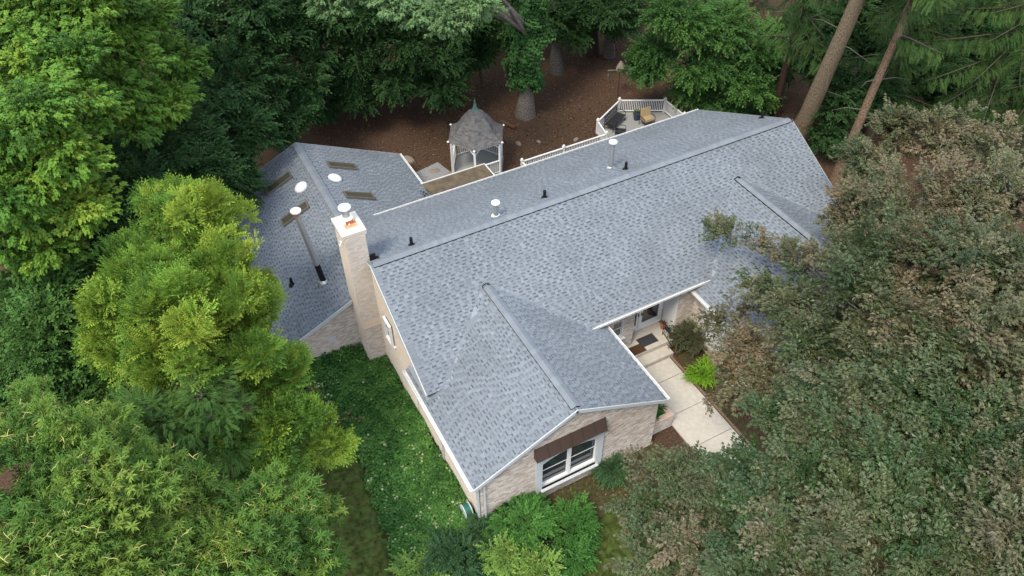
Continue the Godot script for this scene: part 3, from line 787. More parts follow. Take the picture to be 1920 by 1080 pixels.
func make_sprays() -> void:
	S.maple = spray_broad(18, 0.42, 0.135, 0.115)
	S.small = spray_broad(18, 0.42, 0.11, 0.075)
	S.beech = spray_broad(15, 0.36, 0.118, 0.066, 1.0, 0.5)
	S.ash = spray_pinnate()
	S.star = spray_star()
	S.catkin = spray_catkin().mesh()
	S.needle = spray_needle(0.5, 0.12)
	S.bough = []
	for q in 2:                                # half a metre of weeping bough: z along the limb
		var bo := MB.new(); var hang := spray_hang()
		for j in 13:
			for sgn in [-1.0, 1.0]:
				var off := Vector3(sgn * rnd(0.02, 0.5), 0, rnd(-0.25, 0.25)); off.y = -0.02 - absf(off.x) * 0.3
				var f := (Vector3(sgn * 0.4, -1.0, 0.25) + unit() * 0.25).normalized() if j % 3 > 0 else (Vector3(sgn * 0.9, -0.25, 0.6) + unit() * 0.2).normalized()
				var up: Vector3 = (Vector3(sgn, 0.6, 0) + unit() * 0.3)
				var x := up.cross(f).normalized(); var sc := rnd(0.6, 1.15) * (1.0 if j % 3 > 0 else 0.7)
				var jt := rnd(0.75, 1.25)
				bo.add(hang, Transform3D(Basis(x * sc, f.cross(x) * sc, f * sc), off), Color(jt, jt, jt))
		S.bough.append(bo.mesh())
	var m := MB.new()
	for k in 6:
		var a := rnd(0, TAU)
		var d := Vector3(cos(a), rnd(-0.3, 0.15), sin(a)).normalized()
		var nn := (Vector3(rnd(-0.4, 0.4), 1, rnd(-0.4, 0.4))); nn = (nn - d * nn.dot(d)).normalized()
		m.leaf(d * 0.02 + Vector3(0, rnd(0, 0.06), 0), d, nn, rnd(0.085, 0.13), rnd(0.075, 0.11), leafcol(0.3), 0.2)
	S.ivy = m.mesh()
	m = MB.new(); m.leaf(Vector3(0, 0, -0.05), Vector3.BACK, Vector3.UP, 0.1, 0.07, Color.WHITE, 0.1); S.flake = m.mesh()
	m = MB.new()
	for k in 9:
		var a := rnd(0, TAU); var d := Vector3(cos(a) * 0.5, 1, sin(a) * 0.5).normalized()
		var nn := Vector3(-sin(a), 0, cos(a)).cross(d)
		m.leaf(Vector3(rnd(-0.05, 0.05), 0, rnd(-0.05, 0.05)), d, nn, rnd(0.05, 0.10), 0.012, leafcol(0.3), 0.2)
	S.grass = m.mesh()

class Cloud:
	var buf := PackedFloat32Array()
	var n := 0
	func put(p: Vector3, z: Vector3, y: Vector3, sc: float, col: Color, flip := false) -> void:
		var x := y.cross(z)
		if x.length_squared() < 1e-5: x = Vector3.RIGHT
		x = x.normalized() * sc
		var zz := z.normalized() * sc
		var yy := zz.cross(x) / sc
		if flip: x = -x
		buf.append_array([x.x, yy.x, zz.x, p.x, x.y, yy.y, zz.y, p.y, x.z, yy.z, zz.z, p.z, col.r, col.g, col.b, 1.0])
		n += 1
	func node(called: String, mesh: Mesh, mt: Material, parent: Node) -> MultiMeshInstance3D:
		var mm := MultiMesh.new()
		mm.transform_format = MultiMesh.TRANSFORM_3D; mm.use_colors = true; mm.mesh = mesh
		mm.instance_count = n; mm.buffer = buf
		var o := MultiMeshInstance3D.new(); o.multimesh = mm; o.material_override = mt; o.name = called
		parent.add_child(o, true)
		return o

func B(px: float, py: float, y: float, r: float, ry := 0.0) -> Array:
	return [P(px, py, y), r, ry if ry > 0 else r * 0.8]
func unit() -> Vector3:
	var z := rnd(-1, 1); var a := rnd(0, TAU); var s := sqrt(1 - z * z)
	return Vector3(s * cos(a), z, s * sin(a))
func pick(pal: Array, t: float) -> Color:
	t = clampf(t, 0, 0.999) * (pal.size() - 1)
	var i := int(t)
	return (pal[i] as Color).lerp(pal[i + 1], t - i)

# k: spray, mat, pal, dens (clumps per m2), cl (clump radius), n (sprays per clump), long (stretch outwards), flat, droop, sc
var clump_cache := {}
func clumps(k: Dictionary) -> Array:      # leafy branch ends: z points outwards, y up
	var id := "%s %s %s %s %s %s %s" % [k.spray, k.cl, k.n, k.get("long", 1.0), k.get("flat", 0.6), k.sc, k.get("tip", 0.0)]
	if clump_cache.has(id): return clump_cache[id]
	var out := []
	for q in 3:
		var m := MB.new()
		var r: float = k.cl
		for j in int(k.n):
			var u := unit() * pow(rng.randf(), 0.45)
			var lp := Vector3(u.y * r, u.z * r * float(k.get("flat", 0.6)), u.x * r * float(k.get("long", 1.0)))
			var f := (Vector3(0, 0, 0.7) + lp.normalized() * 0.9 + Vector3(0, -float(k.get("droop", 0.1)), 0)).normalized()
			var up := Vector3.UP + unit() * 0.45 + Vector3(0, 0, 0.2)
			var x := up.cross(f).normalized(); var sc := rnd(k.sc * 0.78, k.sc * 1.2)
			var jt := rnd(0.78, 1.24)
			var tint := Color(jt, jt, jt)
			if k.has("tip"):
				var w: float = clampf(k.tip * (u.x * 1.2 + rnd(-0.5, 0.6)), 0, 1)
				tint = Color(jt * (1 + w * 1.3), jt * (1 + w * 0.42), jt * (1 + w * 0.5))
			m.add(S[k.spray], Transform3D(Basis(x * sc, f.cross(x) * sc, f * sc), lp), tint)
		out.append(m.mesh())
	clump_cache[id] = out
	return out
func lumps(blobs: Array) -> Array:         # each mass of the crown breaks up into boughs of uneven size
	var out := []
	for b in blobs:
		var c: Vector3 = b[0]; var r: float = b[1]; var ry: float = b[2]
		if r < 0.75:
			out.append(b); continue
		out.append([c - Vector3(0, ry * 0.2, 0), r * 0.55, ry * 0.5])
		var n := 6 + int(r * 2.5)
		for i in n:
			var d := unit()
			if d.y < -0.25: d.y = -d.y
			var q := r * rnd(0.2, 0.46)
			out.append([c + Vector3(d.x * r, d.y * ry, d.z * r) * rnd(0.5, 0.9), q, q * rnd(0.7, 1.0)])
	return out
func foliage(root: Node3D, blobs_in: Array, k: Dictionary, limbs: MB, called := "crown") -> void:
	var blobs := lumps(blobs_in) if k.get("lumpy", true) else blobs_in
	var cl := [Cloud.new(), Cloud.new(), Cloud.new()]
	var extra := Cloud.new()
	var cen := Vector3.ZERO
	for b in blobs: cen += b[0]
	cen /= blobs.size()
	var base := root.position
	var clr: float = k.cl
	var twig: float = k.get("twigs", 0.15)
	var shr: float = k.get("shrink", 0.82)
	for b in blobs:
		var c: Vector3 = b[0]; var r: float = b[1] * shr; var ry: float = b[2] * shr
		var nc := int(4.0 * PI * r * r * 0.6 * k.dens) + 2
		for i in nc:
			var d := unit()
			if d.y < -0.35: d.y = -d.y
			var inner := i % 7 == 0
			var rr := rnd(0.35, 0.65) if inner else rnd(0.78, 1.1)
			rr *= 1.0 + 0.45 * noise.get_noise_3dv((c + d * r) * 20.0)
			var p := c + Vector3(d.x * r, d.y * ry, d.z * r) * rr
			var hid := false
			for o in blobs:
				if o == b: continue
				var q: Vector3 = (p - o[0]) / Vector3(o[1], o[2], o[1])
				if q.length_squared() < 0.30: hid = true; break
			if hid or (not inner and noise.get_noise_3dv(p * 26.0) < -0.13): continue
			var out := (d + (p - cen).normalized() * 0.5 + Vector3(0, k.get("lift", 0.0), 0)).normalized()
			var oh := Vector3(out.x, out.y * k.get("tilt", 0.5), out.z).normalized()
			if absf(oh.y) > 0.9: oh = (oh + Vector3(rnd(-0.5, 0.5), 0, rnd(-0.5, 0.5))).normalized()
			var up := Vector3.UP + unit() * 0.22
			var t := 0.5 + 0.55 * noise.get_noise_3dv(p * 9.0) + rnd(-0.28, 0.28)
			var ccol := pick(k.pal, t)
			if rng.randf() < twig and not inner:
				var e := p - base
				limbs.tube([c - base, (c - base).lerp(e, 0.55) + unit() * 0.15, e + oh * clr * 0.6], [0.035, 0.022, 0.008], 5, k.get("bark", Color(0.16, 0.14, 0.12)), false)
			(cl[rng.randi_range(0, 2)] as Cloud).put(p - base, oh, up, rnd(0.78, 1.22), ccol * rnd(0.88, 1.12), rng.randf() < 0.5)
			if k.has("extra") and not inner and d.y > -0.3:
				for j in int(k.extra_n):
					if rng.randf() < 0.5: continue
					var u := unit() * clr; u.y = absf(u.y) * 0.5 + clr * 0.3
					extra.put(p + u - base, unit(), Vector3.UP + unit() * 0.3, rnd(0.65, 1.2), (k.extra as Color) * rnd(0.6, 1.15))
	var cr := part(called, root)
	var ms := clumps(k)
	for q in 3:
		if cl[q].n > 0: (cl[q] as Cloud).node("leaves", ms[q], k.mat, cr).set_meta("kind", "stuff")
		foliage_count += cl[q].n
	if extra.n > 0:
		extra.node("flowers", S.catkin, M.leaf, root).set_meta("kind", "stuff")
	foliage_count += extra.n
var foliage_count := 0

func trunk_path(m: MB, a: Vector3, b: Vector3, r0: float, r1: float, col: Color, wob := 0.15, sides := 10) -> void:
	var pts := PackedVector3Array(); var rr := PackedFloat32Array()
	var n := 9
	for i in n:
		var t := i / float(n - 1)
		pts.append(a.lerp(b, t) + Vector3(noise.get_noise_2d(a.x * 30 + t * 60, a.z * 20), 0, noise.get_noise_2d(a.z * 30 + t * 60, 90 + a.x * 20)) * wob * t)
		rr.append(lerpf(r0, r1, pow(t, 0.8)) * (1.0 + 0.45 * exp(-t * 16.0)))
	m.tube(pts, rr, sides, col)

func tree(called: String, label: String, group: String, base: Vector3, blobs: Array, k: Dictionary, tr := 0.2, cat := "tree", lead := Vector3.ZERO) -> Node3D:
	var root := thing(called, label, cat, base, group)
	var top := Vector3.ZERO
	var hi := -9.0
	for b in blobs:
		top += b[0]; hi = maxf(hi, b[0].y)
	top /= blobs.size(); top.y = hi - 2.0
	if lead != Vector3.ZERO: top = lead
	var bark: Color = k.get("bark", Color(0.16, 0.14, 0.12))
	var m := MB.new()
	trunk_path(m, Vector3(0, -0.25, 0), top - base, tr, tr * 0.12, bark, 0.4)
	obj("trunk", m, M.bark, root)
	var lm := MB.new()
	for b in blobs:
		var c: Vector3 = b[0] - base
		var h := clampf(c.y * 0.55, 0.3, (top.y - base.y) * 0.8)
		var s := Vector3(0, -0.25, 0).lerp(top - base, (h + 0.25) / (top.y - base.y + 0.25))
		var mid := s.lerp(c, 0.5) + Vector3(0, 0.12 * s.distance_to(c), 0)
		lm.tube([s, mid, c], [tr * 0.35, tr * 0.22, 0.02], 7, bark, false)
	foliage(root, blobs, k, lm)
	obj("limbs", lm, M.bark, root).set_meta("kind", "stuff")
	return root

func shrub(called: String, label: String, group: String, px: float, py: float, r: float, h: float, k: Dictionary) -> void:
	var c := P(px, py, GY + h * 0.55)
	var base := Vector3(c.x, GY, c.z)
	var root := thing(called, label, "shrub", base, group)
	var lm := MB.new()
	var blobs := []
	for i in 5:
		var a := TAU * i / 5.0 + rnd(0, 0.8)
		blobs.append([base + Vector3(cos(a) * r * 0.42, h * rnd(0.45, 0.62), sin(a) * r * 0.42), r * rnd(0.5, 0.66), h * rnd(0.36, 0.46)])
	blobs.append([base + Vector3(0, h * 0.62, 0), r * 0.6, h * 0.42])
	k = k.duplicate(); k.lumpy = false; k.shrink = 1.0
	foliage(root, blobs, k, lm, "foliage")
	for b in blobs: lm.tube([Vector3(0, -0.08, 0), (b[0] - base) * 0.5 + unit() * 0.05, b[0] - base], [0.03, 0.02, 0.008], 5, Color(0.12, 0.09, 0.06), false)
	obj("stems", lm, M.bark, root)

# ------------------------------------------------------------------ ground
func ground_h(x: float, z: float) -> float:
	var d := 0.0
	d = maxf(maxf(-6.0 - x, x - 25.0), maxf(-14.0 - z, z - 12.0))
	return GY + clampf(d / 10.0, 0, 1) * 0.5 * noise.get_noise_2d(x * 1.6, z * 1.6)
func sheet(poly: PackedVector2Array, y: float) -> MB:
	var m := MB.new()
	var ind := Geometry2D.triangulate_polygon(poly)
	for i in range(0, ind.size(), 3):
		var a := poly[ind[i]]; var b := poly[ind[i + 1]]; var c := poly[ind[i + 2]]
		if (b - a).cross(c - a) > 0:
			var t := b; b = c; c = t
		m.tri(Vector3(a.x, y, a.y), Vector3(b.x, y, b.y), Vector3(c.x, y, c.y))
	return m
func pxpoly(pts: Array, y: float) -> PackedVector2Array:
	var r := PackedVector2Array()
	for i in range(0, pts.size(), 2):
		var p := P(pts[i], pts[i + 1], y); r.append(Vector2(p.x, p.z))
	return r
func build_ground() -> void:
	var m := MB.new()
	var st := 3.0
	for i in range(-27, 40):
		for j in range(-30, 18):
			var x := i * st; var z := j * st
			m.quad(Vector3(x, ground_h(x, z), z + 0), Vector3(x, ground_h(x, z + st), z + st), Vector3(x + st, ground_h(x + st, z + st), z + st), Vector3(x + st, ground_h(x + st, z), z))
	struct("ground", m, M.litter)
	var far := MB.new()
	for q in [[-900, -81, -900, 900], [120, 900, -900, 900], [-81, 120, -900, -90], [-81, 120, 54, 900]]:
		far.quad(Vector3(q[0], GY - 0.2, q[2]), Vector3(q[0], GY - 0.2, q[3]), Vector3(q[1], GY - 0.2, q[3]), Vector3(q[1], GY - 0.2, q[2]))
	struct("terrain", far, M.litter)
	var lawn := PackedVector2Array([Vector2(-8.5, -1.0), Vector2(-4.4, 0.2), Vector2(-2.95, 2.4), Vector2(-3.02, 5.3), Vector2(-3.45, 9.3), Vector2(-3.9, 11.6), Vector2(-4.3, 15), Vector2(-6, 19), Vector2(-19, 19), Vector2(-19, 0), Vector2(-12, -2)])
	var l1 := sheet(lawn, GY + 0.03)
	struct("lawn", l1, M.lawn)
	var lawn2 := pxpoly([1150, 930, 1205, 965, 1260, 1000, 1420, 1090, 1300, 1400, 1000, 1400, 1075, 1120, 1105, 1010], GY + 0.03)
	struct("lawn", sheet(lawn2, GY + 0.03), M.lawn)
	grass_into(lawn, 14000, Color(0.06, 0.098, 0.02)); grass_into(lawn2, 3000, Color(0.062, 0.10, 0.02))
	# planting bed in front of the gable, bare soil
	var bed := pxpoly([890, 965, 1130, 870, 1210, 830, 1290, 850, 1260, 990, 1205, 962, 1150, 928, 1105, 1010, 1075, 1120, 760, 1120, 800, 1010], GY + 0.05)
	struct("soil", sheet(bed, GY + 0.05), M.soil)
	scatter_flakes(bed, 900, GY + 0.06, [Color(0.14, 0.11, 0.04), Color(0.07, 0.05, 0.025), Color(0.08, 0.10, 0.03), Color(0.06, 0.09, 0.02)])
	var side := pxpoly([1262, 655, 1300, 650, 1360, 740, 1440, 850, 1400, 840, 1300, 712], GY + 0.02)
	struct("soil", sheet(side, GY + 0.02), M.soil)
	# leaf litter behind the house
	var wood := PackedVector2Array([Vector2(2, -30), Vector2(40, -30), Vector2(34, -6), Vector2(24, -7), Vector2(12, -8), Vector2(4, -13)])
	scatter_flakes(wood, 16000, GY + 0.04, [Color(0.09, 0.045, 0.026), Color(0.15, 0.085, 0.05), Color(0.035, 0.02, 0.012), Color(0.08, 0.045, 0.028), Color(0.06, 0.03, 0.018), Color(0.14, 0.09, 0.055)])
	scatter_flakes(PackedVector2Array([Vector2(23, -7), Vector2(40, -8), Vector2(40, 4), Vector2(23, 4)]), 2600, GY + 0.04, [Color(0.07, 0.035, 0.02), Color(0.12, 0.07, 0.04)])
func grass_into(poly: PackedVector2Array, n: int, col: Color) -> void:
	var c := Cloud.new()
	var lo := poly[0]; var hi := poly[0]
	for p in poly: lo = lo.min(p); hi = hi.max(p)
	var tries := 0
	while c.n < n and tries < n * 6:
		tries += 1
		var p := Vector2(rnd(lo.x, hi.x), rnd(lo.y, hi.y))
		if not Geometry2D.is_point_in_polygon(p, poly): continue
		var t := 1.0 + 0.7 * noise.get_noise_2d(p.x * 12, p.y * 12)
		var cc := Color(col.r * t * rnd(0.8, 1.3), col.g * t * rnd(0.8, 1.2), col.b * t)
		c.put(Vector3(p.x, GY + 0.03, p.y), Vector3(rnd(-1, 1), 0, rnd(-1, 1)).normalized(), Vector3.UP, rnd(0.7, 1.3), cc)
	var o := c.node(numbered("grass"), S.grass, M.leaf, self); o.set_meta("kind", "stuff")
	tag(o, "short mown grass blades of the %s" % ["narrow lawn strip beside the ivy bed", "small lawn in front of the gable bed"][0 if n > 3000 else 1], "grass")
func scatter_flakes(poly: PackedVector2Array, n: int, y: float, cols: Array) -> void:
	var c := Cloud.new()
	var lo := poly[0]; var hi := poly[0]
	for p in poly: lo = lo.min(p); hi = hi.max(p)
	var tries := 0
	while c.n < n and tries < n * 6:
		tries += 1
		var p := Vector2(rnd(lo.x, hi.x), rnd(lo.y, hi.y))
		if not Geometry2D.is_point_in_polygon(p, poly): continue
		c.put(Vector3(p.x, ground_h(p.x, p.y) + y - GY + rnd(-0.01, 0.03), p.y), unit() * Vector3(1, 0.2, 1), Vector3.UP + unit() * 0.4, rnd(0.6, 1.5), (cols[rng.randi_range(0, cols.size() - 1)] as Color) * rnd(0.7, 1.2))
	var o := c.node(numbered("fallen_leaves"), S.flake, M.flake, self); o.set_meta("kind", "stuff")
	tag(o, ["dry fallen leaves on the soil bed below the gable window", "brown fallen leaves covering the woodland floor behind the house", "brown fallen leaves under the tall conifers"][litter_n], "fallen leaves")
	litter_n += 1
var litter_n := 0

func build_ivy() -> void:
	var poly := PackedVector2Array([Vector2(-4.9, -1.46), Vector2(-0.75, -1.46), Vector2(-0.75, -0.35), Vector2(0.1, -0.35), Vector2(0.1, 9.5), Vector2(0.9, 9.9), Vector2(0.6, 11.2), Vector2(-0.5, 12.5), Vector2(-3.8, 11.9), Vector2(-3.45, 9.3), Vector2(-3.02, 5.3), Vector2(-2.95, 2.4), Vector2(-4.0, 0.8)])
	var c := Cloud.new()
	var tries := 0
	while c.n < 9500 and tries < 80000:
		tries += 1
		var p := Vector2(rnd(-5.0, 1.0), rnd(-1.5, 12.5))
		var ed := Vector2(noise.get_noise_2d(p.x * 25, p.y * 25), noise.get_noise_2d(p.y * 25, p.x * 25 + 50)) * 0.35
		if not Geometry2D.is_point_in_polygon(p + ed, poly) or p.x > 0.1 and p.y < 9.5: continue
		if p.y < -0.35 and p.x > -0.78: continue
		var thin := noise.get_noise_2d(p.x * 9 + 40, p.y * 9)
		var bare := noise.get_noise_2d(p.x * 6 - 70, p.y * 5)
		if bare > 0.34 and rng.randf() < 0.75: continue
		var h := 0.10 + 0.16 * (thin + 0.5) + rnd(0, 0.12)
		h += clampf((-0.4 - p.y) / 1.0, 0, 1) * 0.4 * rnd(0.3, 1.0)
		var t := clampf(0.45 + thin * 0.7 + 0.5 * noise.get_noise_2d(p.x * 60, p.y * 60) + rnd(-0.35, 0.35), 0, 1)
		var col := Color(0.022, 0.068, 0.016).lerp(Color(0.08, 0.18, 0.038), t)
		if rng.randf() < 0.03: col = Color(0.28, 0.33, 0.16)
		if bare > 0.26: col = Color(0.16, 0.15, 0.05) if rng.randf() < 0.4 else col
		c.put(Vector3(p.x, GY + h, p.y), Vector3(rnd(-1, 1), 0, rnd(-1, 1)).normalized(), Vector3.UP + unit() * 0.5, rnd(0.8, 1.35), col)
	var o := c.node("ivy_bed", S.ivy, M.leaf, self); o.set_meta("kind", "stuff")
	tag(o, "dense green ivy ground cover along the left side of the house", "ground cover")

# ------------------------------------------------------------------ yard things
func railing(root: Node, a: Vector3, b: Vector3, h: float, sp := 0.115) -> void:
	var m := MB.new()
	m.beam(a + Vector3(0, h, 0), b + Vector3(0, h, 0), 0.09, 0.06); obj("top_rail", m, M.white, root)
	m = MB.new(); m.beam(a + Vector3(0, 0.12, 0), b + Vector3(0, 0.12, 0), 0.05, 0.06); obj("bottom_rail", m, M.white, root)
	var n := int(a.distance_to(b) / sp)
	var bl := MB.new(); bl.box(Vector3(0, (h + 0.12) * 0.5, 0), Vector3(0.04, h - 0.18, 0.04)); var bm := bl.mesh()
	var turn := atan2(b.x - a.x, b.z - a.z)
	for i in range(1, n):
		obj("baluster", bm, M.white, root, Transform3D(Basis(Vector3.UP, turn), a.lerp(b, i / float(n))))
func rail_post(root: Node, p: Vector3, h: float) -> void:
	var m := MB.new(); m.box(p + Vector3(0, h * 0.5, 0), Vector3(0.12, h, 0.12)); m.box(p + Vector3(0, h + 0.02, 0), Vector3(0.17, 0.04, 0.17))
	m.lathe(PackedVector2Array([Vector2(0.06, 0.04), Vector2(0.085, 0.08), Vector2(0.07, 0.14), Vector2(0, 0.17)]), p + Vector3(0, h, 0), 10)
	obj("post", m, M.white, root)
func build_yard() -> void:
	# deck
	var dy := -0.28
	var pts := [Vector2(12.45, -6.3), Vector2(12.45, -9.85), Vector2(18.35, -9.85), Vector2(18.65, -11.3), Vector2(21.2, -12.7), Vector2(23.8, -11.3), Vector2(23.8, -6.3)]
	var deck := thing("deck", "grey deck with white baluster railing behind the main roof", "deck", Vector3(18, GY, -9))
	var off := -deck.position
	var m := sheet(PackedVector2Array(pts), dy)
	for i in pts.size():
		var a: Vector2 = pts[i]; var b: Vector2 = pts[(i + 1) % pts.size()]
		m.quad(Vector3(a.x, dy, a.y), Vector3(b.x, dy, b.y), Vector3(b.x, GY - 0.05, b.y), Vector3(a.x, GY - 0.05, a.y))
	obj("deck_floor", m, M.deck, deck, Transform3D(Basis(), off))
	var line := [pts[1], Vector2(15.3, -9.85), pts[2], pts[3], pts[4], pts[5], Vector2(23.8, -9.3), Vector2(23.8, -7.0)]
	var rr := part("railing", deck); rr.position = off
	for i in line.size():
		rail_post(rr, Vector3(line[i].x, dy, line[i].y), 0.95)
		if i < line.size() - 1:
			var d: Vector2 = (line[i + 1] - line[i]).normalized() * 0.07
			railing(rr, Vector3(line[i].x + d.x, dy, line[i].y + d.y), Vector3(line[i + 1].x - d.x, dy, line[i + 1].y - d.y), 0.88)
	railing(rr, Vector3(12.45, dy, -9.75), Vector3(12.45, dy, -6.8), 0.88)
	# furniture
	metal_seat("metal_loveseat", "black metal loveseat with open lattice back against the deck railing", Vector3(20.15, dy, -11.55), 1.7, 0.5, false)
	metal_seat("metal_chair", "black metal patio chair in front of the loveseat on the deck", Vector3(19.7, dy, -10.25), 0.7, 0.9, false)
	metal_seat("cushioned_chair", "patio chair with tan cushions beside a blue pot on the deck", P(1213, 228, dy + 0.25) * Vector3(1, 0, 1) + Vector3(0, dy, 0), 0.78, 0.0, true)
	var pot := thing("plant_pot", "glossy dark blue pot with a leafy plant by the deck railing", "plant pot", P(1193, 224, dy))
	m = MB.new(); m.lathe(PackedVector2Array([Vector2(0, 0.01), Vector2(0.17, 0), Vector2(0.22, 0.3), Vector2(0.27, 0.48), Vector2(0.22, 0.48), Vector2(0.18, 0.42), Vector2(0, 0.42)]), Vector3.ZERO, 18); obj("pot", m, M.navy, pot)
	m = MB.new()
	for i in 70:
		var d := (unit() + Vector3(0, 0.9, 0)).normalized()
		m.leaf(Vector3(0, 0.42, 0) + d * rnd(0.05, 0.3), d, d.cross(unit()).normalized(), 0.16, 0.06, Color(0.07, 0.12, 0.03) * rnd(0.7, 1.4))
	obj("plant", m, M.leaf, pot)
	build_gazebo()
	# bird feeder
	var fb := P(1158, 181, GY)
	var f := thing("bird_feeder", "pale bird feeder on a thin dark pole with a crossbar in the yard", "bird feeder", fb)
	m = MB.new(); m.tube([Vector3(0, -0.2, 0), Vector3(0, 2.1, 0)], [0.025, 0.02], 8); obj("pole", m, M.iron, f)
	m = MB.new(); m.beam(Vector3(-0.75, 1.98, -0.35), Vector3(0.75, 1.98, 0.35), 0.05, 0.03); obj("crossbar", m, M.galv, f)
	m = MB.new(); m.box(Vector3(0, 2.12, 0), Vector3(0.3, 0.2, 0.3)); m.lathe(PackedVector2Array([Vector2(0.36, 2.2), Vector2(0.3, 2.3), Vector2(0.08, 2.6), Vector2(0, 2.62)]), Vector3.ZERO, 4); obj("feeder_house", m, M.stone, f)
	m = MB.new(); m.lathe(PackedVector2Array([Vector2(0.1, 1.9), Vector2(0.28, 1.98), Vector2(0.3, 2.02)]), Vector3.ZERO, 10); obj("tray", m, M.galv, f)
	for s in [-1.0, 1.0]:
		m = MB.new(); m.tube([Vector3(s * 0.68, 1.98, s * 0.32), Vector3(s * 0.68, 1.7, s * 0.32)], [0.01, 0.01], 5); m.tube([Vector3(s * 0.68, 1.7, s * 0.32), Vector3(s * 0.68, 1.45, s * 0.32)], [0.06, 0.06], 8); obj("hanging_feeder", m, M.verd, f)
	# log and stones behind the gazebo
	var la := P(940, 228, GY + 0.12); var lb := P(966, 240, GY + 0.12)
	m = MB.new(); m.tube([(la - lb) * 0.5, (lb - la) * 0.5], [0.15, 0.12], 10)
	tag(obj("log", m, M.wood, null, Transform3D(Basis(), (la + lb) * 0.5)), "short brown log lying beside the gazebo", "log")
	la = P(868, 205, GY + 0.08); lb = P(876, 186, GY + 0.08)
	m = MB.new(); m.tube([(la - lb) * 0.5, (lb - la) * 0.5], [0.09, 0.06], 8)
	tag(obj("fallen_branch", m, M.wood, null, Transform3D(Basis(), (la + lb) * 0.5)), "thin brown branch lying behind the gazebo roof", "branch")
	for q in [[972, 270, 0.22, "beside the deck corner post"], [1010, 266, 0.16, "next to the deck railing"], [765, 300, 0.4, "at the corner of the rear annex"], [815, 322, 0.3, "on the grass left of the gazebo"], [1080, 262, 0.2, "in front of the deck's angled bay"]]:
		m = MB.new(); var pr := PackedVector2Array([Vector2(q[2], -0.05), Vector2(q[2] * 0.9, q[2] * 0.25), Vector2(q[2] * 0.5, q[2] * 0.5), Vector2(0, q[2] * 0.52)])
		m.lathe(pr, Vector3.ZERO, 7)
		tag(obj("stone", m, M.stone, null, Transform3D(Basis(Vector3.UP, rnd(0, 3)) * Basis().scaled(Vector3(1.3, 1, 0.8)), P(q[0], q[1], GY))), "flat tan stone " + q[3], "stone", "stones in the back yard")
	# back path
	var pa := thing("paving_slab", "pale grey paving slab between annex and flat roof", "paving", P(800, 335, GY))
	m = MB.new(); m.box(Vector3(0.2, 0.02, 0.3), Vector3(2.6, 0.08, 2.4), Basis(Vector3.UP, 0.2)); obj("slab", m, M.pathstone, pa)
	# front walk: slabs with joints, stepped porch
	var walk := Node3D.new(); walk.name = "walkway"; add_child(walk); walk.set_meta("kind", "structure")
	var z := 5.92
	for L in [1.02, 1.75, 1.75, 1.75, 1.75]:
		m = MB.new(); m.box(Vector3(10.58, GY + 0.02, z + L * 0.5 - 0.01), Vector3(2.16, 0.1, L - 0.025)); obj("slab", m, M.concrete, walk)
		z += L
	m = MB.new()
	for i in 36:
		m.box(Vector3(11.76, GY + 0.03 + rnd(-0.008, 0.008), 5.95 + i * 0.222), Vector3(0.1, 0.13, 0.208))
	obj("edging_brick", m, mat(lin(0.34, 0.24, 0.17), 0.95, 0, M.bark.albedo_texture, 1.0), walk).set_meta("kind", "stuff")
	var porch := Node3D.new(); porch.name = "porch"; add_child(porch); porch.set_meta("kind", "structure")
	m = MB.new(); m.box(Vector3(10.8, -0.15, 4.72), Vector3(2.9, 0.5, 1.3)); obj("landing", m, M.concrete, porch)
	m = MB.new(); m.box(Vector3(10.72, -0.29, 5.62), Vector3(2.34, 0.3, 0.55)); obj("step", m, M.concrete, porch)
	for q in [["doormat", "dark grey doormat on the porch landing by the doors", Vector3(11.1, 0.105, 4.85), Vector3(0.9, 0.018, 0.55), M.mat1], ["doormat", "brown rubber doormat at the brick corner of the porch", Vector3(10.35, 0.105, 5.1), Vector3(0.75, 0.018, 0.5), M.mat2]]:
		m = MB.new(); m.box(Vector3(0, 0.009, 0), q[3]); 
		for e in [-1.0, 1.0]: m.box(Vector3(e * (q[3].x * 0.5 - 0.02), 0.016, 0), Vector3(0.03, 0.012, q[3].z - 0.02))
		tag(obj(q[0], m, q[4], null, Transform3D(Basis(), q[2])), q[1], "doormat")
	var fp := thing("flower_pot", "brown clay pot with dry stems beside the front doors", "plant pot", Vector3(12.2, 0.1, 4.55))
	m = MB.new(); m.lathe(PackedVector2Array([Vector2(0, 0.01), Vector2(0.1, 0), Vector2(0.15, 0.28), Vector2(0.12, 0.28), Vector2(0, 0.24)]), Vector3.ZERO, 14); obj("pot", m, M.terracotta, fp)
	m = MB.new()
	for i in 30:
		var d := (unit() * 0.6 + Vector3.UP).normalized(); m.leaf(Vector3(0, 0.24, 0), d, d.cross(unit()).normalized(), rnd(0.15, 0.35), 0.03, Color(0.12, 0.06, 0.04))
	obj("plant", m, M.leaf, fp)
	var hr := thing("handrail", "short black iron handrail at the porch step", "railing", Vector3(11.92, -0.14, 5.3))
	m = MB.new()
	m.tube([Vector3(0, 0, 0.35), Vector3(0, 0.75, 0.35)], [0.018, 0.018], 6); m.tube([Vector3(0, 0.2, -0.4), Vector3(0, 1.05, -0.4)], [0.018, 0.018], 6)
	obj("post", m, M.iron, hr)
	m = MB.new(); m.beam(Vector3(0, 0.75, 0.4), Vector3(0, 1.07, -0.45), 0.05, 0.03); m.beam(Vector3(0, 0.2, 0.35), Vector3(0, 0.45, -0.4), 0.025, 0.025)
	for i in 5: m.beam(Vector3(0, 0.24 + i * 0.05, 0.22 - i * 0.13), Vector3(0, 0.8 + i * 0.05, 0.22 - i * 0.13), 0.014, 0.014)
	obj("rail", m, M.iron, hr)
	# brick planter at the wing's right corner
	var pl := thing("brick_planter", "low brick planter with a stone coping at the wing corner", "planter", Vector3(9.0, GY, 8.55))
